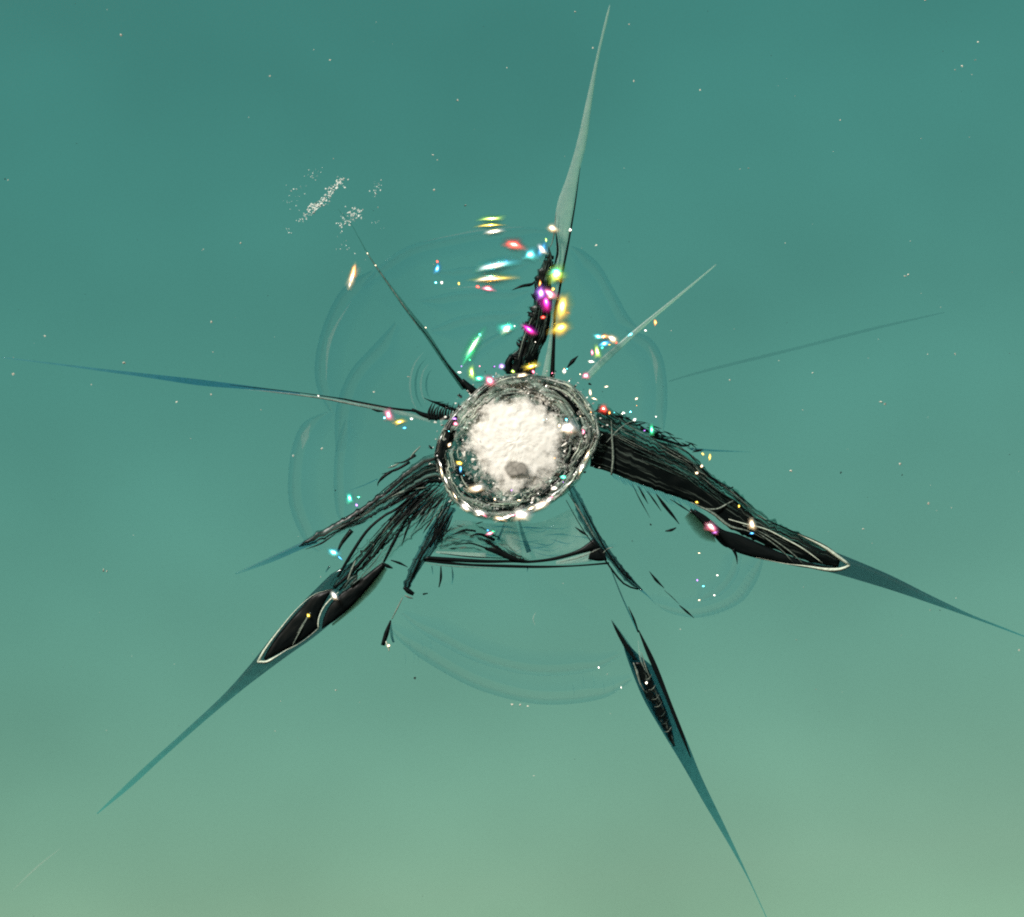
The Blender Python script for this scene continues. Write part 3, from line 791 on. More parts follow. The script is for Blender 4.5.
# ------------------------------------------------------------------ radial crack: towards five o'clock, detached spear with ribbed window
bm = loft([(611, 620), (626, 655), (642, 696), (663, 733), (683, 766), (704, 803), (728.5, 844), (749, 881), (768, 922)],
          [(612, 620), (627, 638), (640, 650), (638.5, 632), (654.5, 663), (671, 704), (687, 741), (702, 778), (724, 824), (745, 869), (769, 922)],
          1.5, 1.2, 2.5, n=90, m=6)
bm.free()
bm = loft([(623, 640), (626, 655), (642, 696), (663, 733), (683, 766), (704, 803), (728.5, 844), (749, 881), (768, 922)],
          [(628, 644), (640, 656), (657, 672), (671, 704), (687, 741), (702, 778), (724, 824), (745, 869), (769, 922)], 1.5, 1.2, 2.5, n=90, m=6)
CB = obj('radial_crack', bm, 'spear', label='detached blue spear-shaped crack with a ribbed dark window')
bm = loft([(611, 620), (617, 634), (626, 652), (638, 680)], [(612, 620), (621, 632), (632, 648), (643, 668)], 2.4, 1.5, 3, n=24, m=5)
obj('fracture_face', bm, 'blue', CB)
bm = loft([(611.5, 621), (617, 634), (625, 648), (634, 660)], [(612, 621), (620, 632), (629, 646), (637, 660)], 4, 1, 1.2, n=20, m=4)
obj('fracture_face', bm, 'void', CB)
bm = loft([(638, 630), (647, 655), (663, 692), (677, 727), (690, 757)], [(639, 630), (655.5, 662), (671.5, 703), (683, 732), (691, 757)], 3, 1.5, 3, n=36, m=5)
obj('fracture_face', bm, 'void', CB)
bm = loft([(634, 662), (641, 686), (652, 710), (662, 728), (673, 746)], [(645, 662), (653, 680), (663, 702), (671, 724), (675, 746)], 3.4, 1.5, 2, n=36, m=6, rough=1)
obj('fracture_face', bm, 'hack_rib', CB)
for k in range(7):
    y = 676 + k * 9 + random.uniform(-2, 2); x = 646 + (y - 672) * .37
    splinter(CB, [(x - random.uniform(2, 4), y + 3), (x + 1, y + 2.5), (x + 4, y - 2)], [.2, random.uniform(.5, 1.0), .2], random.choice(['gap_strand', 'cream_dim']), 6.4, 'chipped_edge')
for pts, w, mt in (([(633, 662), (637, 672), (640, 683), (645, 692)], [.6, 3, 1.8, .5], 'cream_dim'), ([(638, 640), (640, 658), (646, 672)], [.4, 1.8, .4], 'pale'),
                   ([(641, 652), (646, 668), (650, 678)], [.4, 1.6, .4], 'cream_dim'),
                   ([(610, 567), (622, 597), (637, 630)], [.9, 1.3, 1.8], 'smoke'), ([(628, 606), (634, 620), (638, 632)], [.4, 2.2, 1.5], 'void')):
    splinter(CB, pts, w, mt, 6)

# ------------------------------------------------------------------ short blue leg between the crescent and the spear
bm = loft([(567, 486), (574, 503), (580, 520), (594, 542), (609, 560), (625, 580), (640, 590)],
          [(574, 486), (585, 505), (597, 530), (610, 550), (622, 566), (634, 580), (643, 590)], 2.5, 2, 4, n=50, m=8, rough=.8, jagL=2, jagR=2)
CG = obj('radial_crack', bm, 'hack_leg', label='short blue-grey crack from the impact to the end of the crescent')
for pts, w, mt in (([(576, 494), (590, 520), (604, 547), (622, 572), (634, 582)], [.6, 1.2, 1.6, 2.2, 1], 'void'), ([(566, 500), (583, 530), (600, 553), (622, 582), (638, 589)], [.6, .8, 1.2, 2, 1.6], 'void'),
                   ([(568, 493), (582, 515), (596, 540)], [.6, 1.8, .5], 'cream_dim'), ([(640, 589), (648, 596), (656, 605)], [2.5, 1, .2], 'smoke_soft'),
                   ([(575, 527), (582, 532), (588, 536)], [.6, 2.6, .8], 'void'), ([(603, 553), (607, 549), (613, 547)], [.5, 1.2, .4], 'cream_dim')):
    splinter(CG, pts, w, mt, 5)

# ------------------------------------------------------------------ dark leg at the crescent's other end, with loose-looking hooks
bm = loft([(447, 506), (432, 526), (421, 545), (411, 565), (403, 588)], [(455, 508), (446, 530), (436, 548), (424, 563), (409, 588)], 2.5, 2.5, 4, n=40, m=7, rough=1, jagL=4, jagR=3)
CK = obj('radial_crack', bm, 'hack_leg', label='short dark crack ending in a small hook')
for pts, w, mt in (([(452, 512), (440, 530), (430, 547)], [2, 2.6, 2], 'void'), ([(440, 528), (424, 552), (414, 572), (408, 588)], [1, 2, 2.4, 1], 'void'),
                   ([(404, 587), (409, 591), (414, 594)], [3, 5.5, 3.5], 'void'), ([(405, 595), (409, 597), (413, 598)], [1, 2, 1], 'cream_dim'),
                   ([(403, 597), (397, 609), (392, 619)], [.8, 1.5, .8], 'cream_dim'), ([(391, 620), (387, 632), (383, 645)], [1.5, 5, 4], 'void'),
                   ([(391, 622), (392, 636), (394, 642)], [1, 3, 2], 'blue'), ([(386, 641), (389, 648), (389, 651)], [2, 2.4, .6], 'cream'),
                   ([(423, 594), (428, 593)], [2, 1], 'void'), ([(441, 566), (441, 578), (439, 587)], [1, 2.6, 1], 'void'), ([(452, 567), (453, 576), (452, 584)], [.6, 1.8, .5], 'smoke'),
                   ([(432, 566), (433, 574)], [1, .6], 'smoke')):
    splinter(CK, pts, w, mt, 5)
fan(CK, [([(446 + random.uniform(-10, 8), 512 + random.uniform(0, 20)), (438 + random.uniform(-12, 6), 538 + random.uniform(-4, 12))], [.5, random.uniform(.8, 1.8), .3]) for _ in range(18)], 'void', 5)

# ------------------------------------------------------------------ crescent fracture below the impact
bm = loft([(424, 559), (445, 561), (470, 563.5), (506, 564.5), (540, 565.5), (575, 565), (609, 562)],
          [(424, 561.5), (445, 564), (470, 566), (506, 567.5), (540, 568), (575, 566.5), (609, 564)], 3, 1, 3, n=50, m=4)
CC = obj('crescent_fracture', bm, 'void', label='dark smiling crescent just below the impact pit')
bm = loft([(428, 556), (452, 557.5), (485, 559.5), (512, 560), (527, 560.5), (552, 557.5), (578, 549.5), (594, 538)],
          [(424, 559), (450, 561.5), (485, 563), (512, 562.5), (530, 563), (556, 560), (583, 553), (601, 549)], 3.4, 1.6, 3, n=60, m=6, rough=.8)
obj('fracture_face', bm, 'void', CC)
bm = loft([(436, 536), (456, 527), (478, 526), (496, 535), (514, 550), (530, 560)], [(440, 552), (460, 552), (482, 556), (498, 560), (514, 562), (531, 562.5)], 4, 1, 2, n=40, m=8, rough=1, jagL=4)
obj('fracture_face', bm, 'smudge', CC)
bm = loft([(484, 548), (494, 547.5), (506, 552), (516, 557), (530, 561)], [(486, 550), (496, 554), (507, 559), (517, 561.5), (531, 562.4)], 4.6, 1, 2, n=36, m=6, jagL=4)
obj('fracture_face', bm, 'void', CC)
bm = loft([(590, 552), (598, 547), (604, 550)], [(588, 559), (598, 561), (607, 560)], 4, 1, 3, n=14, m=4)
obj('fracture_face', bm, 'void', CC)
bm = loft([(556, 561), (575, 556), (596, 548)], [(556, 564.5), (576, 563), (592, 561)], 3, 1, 2, n=20, m=4)
obj('fracture_face', bm, 'pale', CC)
bm = loft([(436, 551), (460, 552), (486, 553)], [(436, 553), (460, 556), (486, 558)], 4.4, .6, 2, n=20, m=4)
obj('fracture_face', bm, 'pale', CC)
bm = loft([(505, 520), (502, 535), (500, 546)], [(515, 520), (520, 540), (522, 556)], 1.6, .8, 2, n=16, m=4)
obj('fracture_face', bm, 'pale_thin', CC)
for pts, w, mt in (([(519, 520), (523, 535), (529, 552)], [2, 4, 5], 'blue'), ([(505, 520), (502, 530), (498, 540)], [.5, 2, 3], 'blue'),
                   ([(470, 536), (480, 534), (495, 540)], [1, 3, 3], 'void'), ([(452, 535), (464, 530), (476, 531)], [.6, 2, 2], 'void'), ([(455, 545), (470, 543), (486, 548)], [.6, 1.6, 1.6], 'void'),
                   ([(440, 553), (470, 556.5), (505, 558)], [.5, 1.4, .5], 'void'), ([(425, 563), (450, 566), (500, 568.5)], [.3, .8, .3], 'cream_dim'),
                   ([(560, 562), (580, 557), (600, 548)], [.4, 1.2, .4], 'cream_dim'), ([(528, 566), (527, 572)], [1.5, .3], 'smoke'),
                   ([(536, 612), (533, 618), (535, 625)], [.4, 1.6, .6], 'pale_thin')):
    splinter(CC, pts, w, mt, 5.5)
bm = loft([(455, 520), (470, 521), (500, 524), (540, 522), (572, 508)], [(432, 552), (460, 556), (505, 560), (552, 557), (600, 545)], 1.2, .5, 1, n=50, m=8)
obj('fracture_face', bm, 'film', CC)
fan(CC, [([(x := random.uniform(440, 590), y := random.uniform(526, 552)), (x + random.uniform(5, 20), y + random.uniform(-2, 5)), (x + random.uniform(20, 34), y + random.uniform(-6, 3))], [.3, random.uniform(.6, 1.3), .3]) for _ in range(26)], 'smoke_soft', 2.6)
fan(CC, [([(x := random.uniform(448, 500), y := random.uniform(524, 550)), (x + random.uniform(3, 9), y + random.uniform(-3, 4))], [.4, random.uniform(.6, 1.3), .3]) for _ in range(9)], 'void', 4.6)

# ------------------------------------------------------------------ the thin cracks
bm = loft([(338, 209), (352, 225), (368, 253), (388, 281), (411, 311), (428, 332), (449, 364), (470, 388)],
          [(338, 209.5), (352, 226), (367, 254), (386, 283), (407, 313), (424, 335), (445, 366), (462, 390)], 2, 1.5, 3, n=60, m=5)
CU = obj('radial_crack', bm, 'dusky', label='thin dark crack below the gritty smear')
splinter(CU, [(366, 252), (387, 282), (408, 312), (420, 330)], [.3, 1, .9, .3], 'cream_dim', 4.5, 'chipped_edge')
splinter(CU, [(400, 302), (414, 320), (428, 337), (447, 364), (466, 388)], [.3, 1, .9, 1.6, 5], 'void', 4.5, 'chipped_edge')
splinter(CU, [(462, 380), (474, 392), (484, 392)], [4, 9, 6], 'void', 4.5)
bm = loft([(2, 357), (50, 362.5), (100, 368.5), (150, 374), (200, 379.5), (250, 386), (300, 393)][::-1],
          [(2, 358), (50, 364), (100, 371), (150, 378), (200, 385.5), (250, 389.5), (300, 395)][::-1], 1.5, 1, 2, n=70, m=4)
CH = obj('radial_crack', bm, 'smoke_level', label='long thin nearly level crack with a pale inner half')
for pts, w, mt in (([(245, 389.5), (270, 391.5), (319, 397.5), (352, 403.6), (383, 409), (413, 416), (434, 422)], [.3, 1, 2, 3, 4.4, 5, 3], 'pale_thin'),
                   ([(262, 391), (319, 398), (352, 404.4), (383, 411)], [.3, 1, 1.4, .5], 'cream_dim'),
                   ([(230, 385), (290, 391.5), (340, 398.5), (360, 402.5), (393, 408.7), (414, 411), (430, 416)], [.4, .8, .6, 1, 2.2, 2.4, 2], 'void'),
                   ([(372, 409.5), (378, 411), (384, 411.5)], [.5, 2.4, .5], 'void'),
                   ([(412, 409), (424, 415), (438, 418)], [2, 5, 6], 'void')):
    splinter(CH, pts, w, mt, 3, 'chipped_edge')
fan(CH, [([(430 + k * 2.6, 420), (429 + k * 2.8, 412), (433 + k * 2.6, 404 + random.uniform(-2, 3))], [3, random.uniform(1.5, 3), .4]) for k in range(11)], 'void', 4.5)
fan(CH, [([(424 + k * 4, 398 + k * 2), (434 + k * 4, 402 + k * 1.6), (444 + k * 4, 402 + k * 2)], [.4, random.uniform(1.5, 3), .4]) for k in range(6)], 'void', 4.5)
bm = loft([(583, 377), (600, 359), (623, 339), (648, 318.5), (684, 290), (716, 264)], [(588, 381), (605, 364), (627, 343.5), (650, 322.5), (685, 292.5), (716.6, 265)], 2, 1, 3, n=50, m=4)
CP = obj('radial_crack', bm, 'pale', label='thin pale crack with small coloured sparkles near its root')
bm = loft([(668, 381), (700, 371), (740, 360.5), (800, 346), (870, 328), (944, 312)], [(669, 382), (700, 373.5), (740, 363.8), (800, 349), (870, 331), (944, 313)], 1.2, .6, 2, n=60, m=4)
obj('radial_crack', bm, 'faint', label='faintest hairline crack, barely darker than the glass')

#@@CORE
# ------------------------------------------------------------------ the impact pit
OUT = [(435, 455), (441, 475), (455, 500), (478, 514), (505, 519), (524, 515), (545, 504), (567, 489), (585, 465), (597, 440), (596, 420), (585, 400), (570, 385), (545, 377), (515, 375), (490, 381), (470, 397), (455, 413), (442, 432)]
INN = [(468, 428), (478, 408), (498, 399), (520, 397), (540, 404), (555, 418), (561, 436), (560, 455), (548, 472), (535, 486), (512, 493), (496, 483), (485, 468), (472, 450)]
def closed(pts, n):
    return spline(list(pts) + [pts[0]], n)[:-1]
def inside(x, y, poly):
    c = False
    for (x0, y0), (x1, y1) in zip(poly, poly[1:] + poly[:1]):
        if (y0 > y) != (y1 > y) and x < (x1 - x0) * (y - y0) / (y1 - y0) + x0: c = not c
    return c
def mound(outline, centre, z, h, rough, freq, n=72, m=22, power=1.0, ragged=0.0):
    bm = bmesh.new()
    O = closed(outline, n)
    top = bm.verts.new(P(centre[0], centre[1], z + h + rough * mnoise.noise(Vector((0, 0, z)))))
    lev = {top: (0.0, 0.0)}
    prev = None
    for j in range(1, m + 1):
        s = j / m
        ring = []
        for i in range(n):
            k = s * (1 + ragged * s * mnoise.noise(Vector((8 * math.cos(i / n * 6.2832) * .35, 8 * math.sin(i / n * 6.2832) * .35, z + s * 2))))
            x = centre[0] + (O[i][0] - centre[0]) * k; y = centre[1] + (O[i][1] - centre[1]) * k
            zz = z + h * (1 - s ** 2) ** power
            if j < m: zz += rough * (mnoise.noise(Vector((x * freq, y * freq, z))) + .6 * mnoise.noise(Vector((x * freq * 2.7, y * freq * 2.7, z + 5))) + .4 * mnoise.noise(Vector((x * freq * 6, y * freq * 6, z + 9))))
            v = bm.verts.new(P(x, y, zz)); lev[v] = (s, i / n); ring.append(v)
        for i in range(n):
            if prev is None: bm.faces.new((top, ring[i], ring[(i + 1) % n]))
            else: bm.faces.new((prev[i], ring[i], ring[(i + 1) % n], prev[(i + 1) % n]))
        prev = ring
    low = [bm.verts.new(v.co - Vector((0, 0, 6 * PX))) for v in prev]
    for i in range(n):
        bm.faces.new((prev[i], low[i], low[(i + 1) % n], prev[(i + 1) % n]))
    bm.faces.new(low[::-1])
    uvl = bm.loops.layers.uv.verify()
    for f in bm.faces:
        a_ = [lev.get(lp.vert, (1.0, 0.0))[1] for lp in f.loops]
        wrap = max(a_) - min(a_) > .5
        for lp, av in zip(f.loops, a_):
            lp[uvl].uv = (lev.get(lp.vert, (1.0, 0.0))[0], av + (1 if wrap and av < .5 else 0))
    bmesh.ops.recalc_face_normals(bm, faces=bm.faces[:])
    return bm
PIT = obj('impact_pit', mound(OUT, (517, 447), 4, 3, 5, .09), 'bed', label='round pit of crushed glass, white in the middle')
obj('crushed_glass', mound([(x, y - 2) for x, y in [(452, 418), (472, 398), (492, 385), (515, 380), (543, 381), (566, 391), (578, 404), (572, 418), (560, 412), (545, 402), (520, 396), (498, 399), (478, 410), (466, 428)]], (515, 392), 8, 2, 5, .2, ragged=.15), 'crush_grey', PIT)
obj('crushed_glass', mound([(516 + (x - 516) * 1.25, 443 + (y - 443) * 1.25) for x, y in INN], (516, 442), 13, 4, .5, .2, n=120, m=40, ragged=.3), 'crush', PIT, label='bright white crushed middle')
obj('crushed_glass', mound([(517 + (x - 517) * 1.5, 445 + (y - 445) * 1.42) for x, y in INN], (516, 444), 9, 4, 2, .2, n=120, m=30, ragged=.2), 'crush_mid', PIT)
obj('grey_spot', mound([(500, 468), (504, 460), (515, 457), (527, 459), (532, 466), (530, 475), (518, 479), (504, 477)], (516, 468), 18.5, .6, .3, .25, n=32, m=10, ragged=.15), 'pit', PIT)
# rim: two wavy glass ridges
def ring_ridge(name, pts, widths, mat, z, n=90, wav=1.0):
    O = closed(pts, n)
    O = O + [O[0]]
    bm = bmesh.new()
    ws = []
    for i in range(n + 1):
        t = i / n * (len(widths)); k = int(t) % len(widths)
        a, b = widths[k], widths[(k + 1) % len(widths)]
        ws.append((a + (b - a) * (t - int(t))) * (1 + .45 * mnoise.noise(Vector((i * .6, z, 1)))))
    O = [(x + wav * mnoise.noise(Vector((i * .5 % 45, 2, z))), y + wav * mnoise.noise(Vector((i * .5 % 45, 8, z)))) for i, (x, y) in enumerate(O)]
    hair(bm, O, ws, z, n=n * 2)
    bmesh.ops.recalc_face_normals(bm, faces=bm.faces[:])
    return obj(name, bm, mat, PIT)
ring_ridge('pit_rim', OUT, [1.6, 2.4, 4, 5, 5, 4.5, 4.5, 4.5, 4, 4, 3.5, 3, 2, 1.4, 1.4, 1.4, 1.4, 1.4, 1.4], 'rim_clear', 12)
ring_ridge('pit_rim', [(517 + (x - 517) * .965, 447 + (y - 447) * .965) for x, y in OUT], [8, 9, 11, 12, 12, 11, 10, 10, 11, 11, 10, 8, 7, 6, 6, 6, 6, 6, 7], 'wet', 12, wav=1)
ring_ridge('pit_rim', [(517 + (x - 517) * .93, 447 + (y - 447) * .93) for x, y in OUT], [1.5, 2, 3, 6, 6, 5, 3, 5, 6, 5, 5, 4, 3, 1, 1, 1, 1, 1, 1], 'rim_clear', 11, wav=2.5)
for pts, w, mt in (([(448, 440), (446, 455), (450, 475), (457, 492)], [.5, 2, 2.6, .6], 'cream_dim'), ([(474, 495), (490, 503), (510, 504), (530, 500)], [.5, 2, 2, .6], 'cream'),
                   ([(575, 408), (584, 425), (586, 445), (578, 468)], [.5, 2.5, 3, 1], 'rim'), ([(566, 430), (572, 445), (566, 462)], [.5, 2, .5], 'rim'),
                   ([(565, 398), (571, 404), (576, 413)], [5, 9, 4], 'void'), ([(442, 440), (441, 458), (446, 474)], [8, 13, 8], 'void'), ([(457, 416), (450, 430), (446, 448)], [6, 14, 10], 'void'),
                   ([(460, 470), (470, 484), (482, 492)], [4, 8, 4], 'painted_dark2'), ([(540, 496), (556, 484), (568, 470)], [4, 8, 4], 'painted_dark2'), ([(568, 440), (571, 452), (566, 465)], [4, 8, 4], 'painted_dark2'),
                   ([(472, 494), (485, 500), (500, 500)], [3, 5, 4], 'blue'), ([(503, 508), (520, 508), (535, 502)], [2, 5, 3], 'blue')):
    splinter(PIT, pts, w, mt, 12)
# shards: the largest as pieces of their own, the powder as one
inn = closed(INN, 60); outp = closed(OUT, 60)
cnt = 0
while cnt < 130:
    x, y = random.uniform(434, 599), random.uniform(374, 521)
    if not inside(x, y, outp) or inside(x, y, inn): continue
    cnt += 1
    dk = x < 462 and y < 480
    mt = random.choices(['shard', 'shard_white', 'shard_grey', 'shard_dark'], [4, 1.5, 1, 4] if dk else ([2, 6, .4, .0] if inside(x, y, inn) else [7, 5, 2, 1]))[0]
    bm = bmesh.new()
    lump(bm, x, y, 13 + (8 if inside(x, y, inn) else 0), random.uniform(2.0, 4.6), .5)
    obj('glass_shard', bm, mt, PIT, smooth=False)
for mt, num, rr in (('shard_white', 330, (.5, 1.6)), ('shard_grey', 150, (.8, 2.2)), ('shard_dark', 110, (.8, 2.2)), ('shard', 260, (1.0, 2.8))):
    bm = bmesh.new(); k = 0
    while k < num:
        x, y = random.uniform(434, 599), random.uniform(374, 521)
        if not inside(x, y, outp): continue
        isin = inside(x, y, inn)
        if isin: continue
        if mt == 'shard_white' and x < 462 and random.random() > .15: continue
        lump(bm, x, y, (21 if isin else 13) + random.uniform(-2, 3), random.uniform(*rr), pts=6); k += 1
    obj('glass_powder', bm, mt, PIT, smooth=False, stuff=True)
# concentric conchoidal ridges between the white middle and the rim
def arc_pts(f, a0, a1, k=7):
    pts = []
    for q in range(k):
        i = int((a0 + (a1 - a0) * q / (k - 1)) * 60) % 60
        pts.append((517 + (outp[i][0] - 517) * f, 447 + (outp[i][1] - 447) * f))
    return pts
for mt, num, w, lo in (('cream', 26, (.5, 1.8), .68), ('cream_dim', 24, (.6, 2.6), .66), ('void', 10, (.6, 3.2), .72), ('rim_clear', 20, (1.5, 5.5), .7), ('pale', 14, (1.5, 5.5), .7)):
    bm = bmesh.new()
    for _ in range(num):
        f = random.uniform(lo, .97); a0 = random.random(); sp_ = random.uniform(.02, .11)
        g_ = random.uniform(-.08, .08); q_ = arc_pts(f, a0, a0 + sp_)
        pts = [(517 + (x - 517) * (1 + g_ * k / 6 * (1 if f + g_ < 1 else -1)), 447 + (y - 447) * (1 + g_ * k / 6 * (1 if f + g_ < 1 else -1))) for k, (x, y) in enumerate(q_)]
        pts = [(x + random.uniform(-1, 1), y + random.uniform(-1, 1)) for x, y in pts]
        hair(bm, pts, [.3, random.uniform(*w), random.uniform(*w), .3], 14.5 + random.uniform(-1.5, 2), n=16)
    bmesh.ops.recalc_face_normals(bm, faces=bm.faces[:])
    obj('ridge', bm, mt, PIT, stuff=True)
for k in range(22):                          # broken lips of the rim, highlights put into their pale colour
    t0 = random.uniform(.0, .62); f = random.uniform(.945, 1.0)
    pts = [(x + random.uniform(-.8, .8), y + random.uniform(-.8, .8)) for x, y in arc_pts(f, t0, t0 + random.uniform(.02, .09))]
    splinter(PIT, pts, [.3, random.uniform(.8, 3.2), random.uniform(.6, 3.0), .3], random.choice(['cream', 'cream', 'rim', 'rim_clear']), 13.5 + random.random(), 'rim_highlight_chip')
# crumbs thrown just outside the rim
bm = bmesh.new()
for _ in range(90):
    a = random.uniform(0, 2 * math.pi); d = random.gauss(0, 5)
    i = int(a / (2 * math.pi) * 60) % 60
    x, y = outp[i]; vx, vy = x - 517, y - 447; ln = math.hypot(vx, vy)
    if y > 470: d *= .3
    lump(bm, x + vx / ln * (abs(d) + 1), y + vy / ln * (abs(d) + 1), 9, random.uniform(.5, 1.7), pts=6)
obj('glass_powder', bm, 'shard_white', PIT, smooth=False, stuff=True)
bm = bmesh.new()
for _ in range(50):
    a = random.uniform(0, 2 * math.pi); d = abs(random.gauss(0, 6))
    i = int(a / (2 * math.pi) * 60) % 60
    x, y = outp[i]; vx, vy = x - 517, y - 447; ln = math.hypot(vx, vy)
    if y > 480: continue
    lump(bm, x + vx / ln * d, y + vy / ln * d, 8, random.uniform(.8, 3.0), pts=6)
obj('glass_powder', bm, 'shard_dark', PIT, smooth=False, stuff=True)

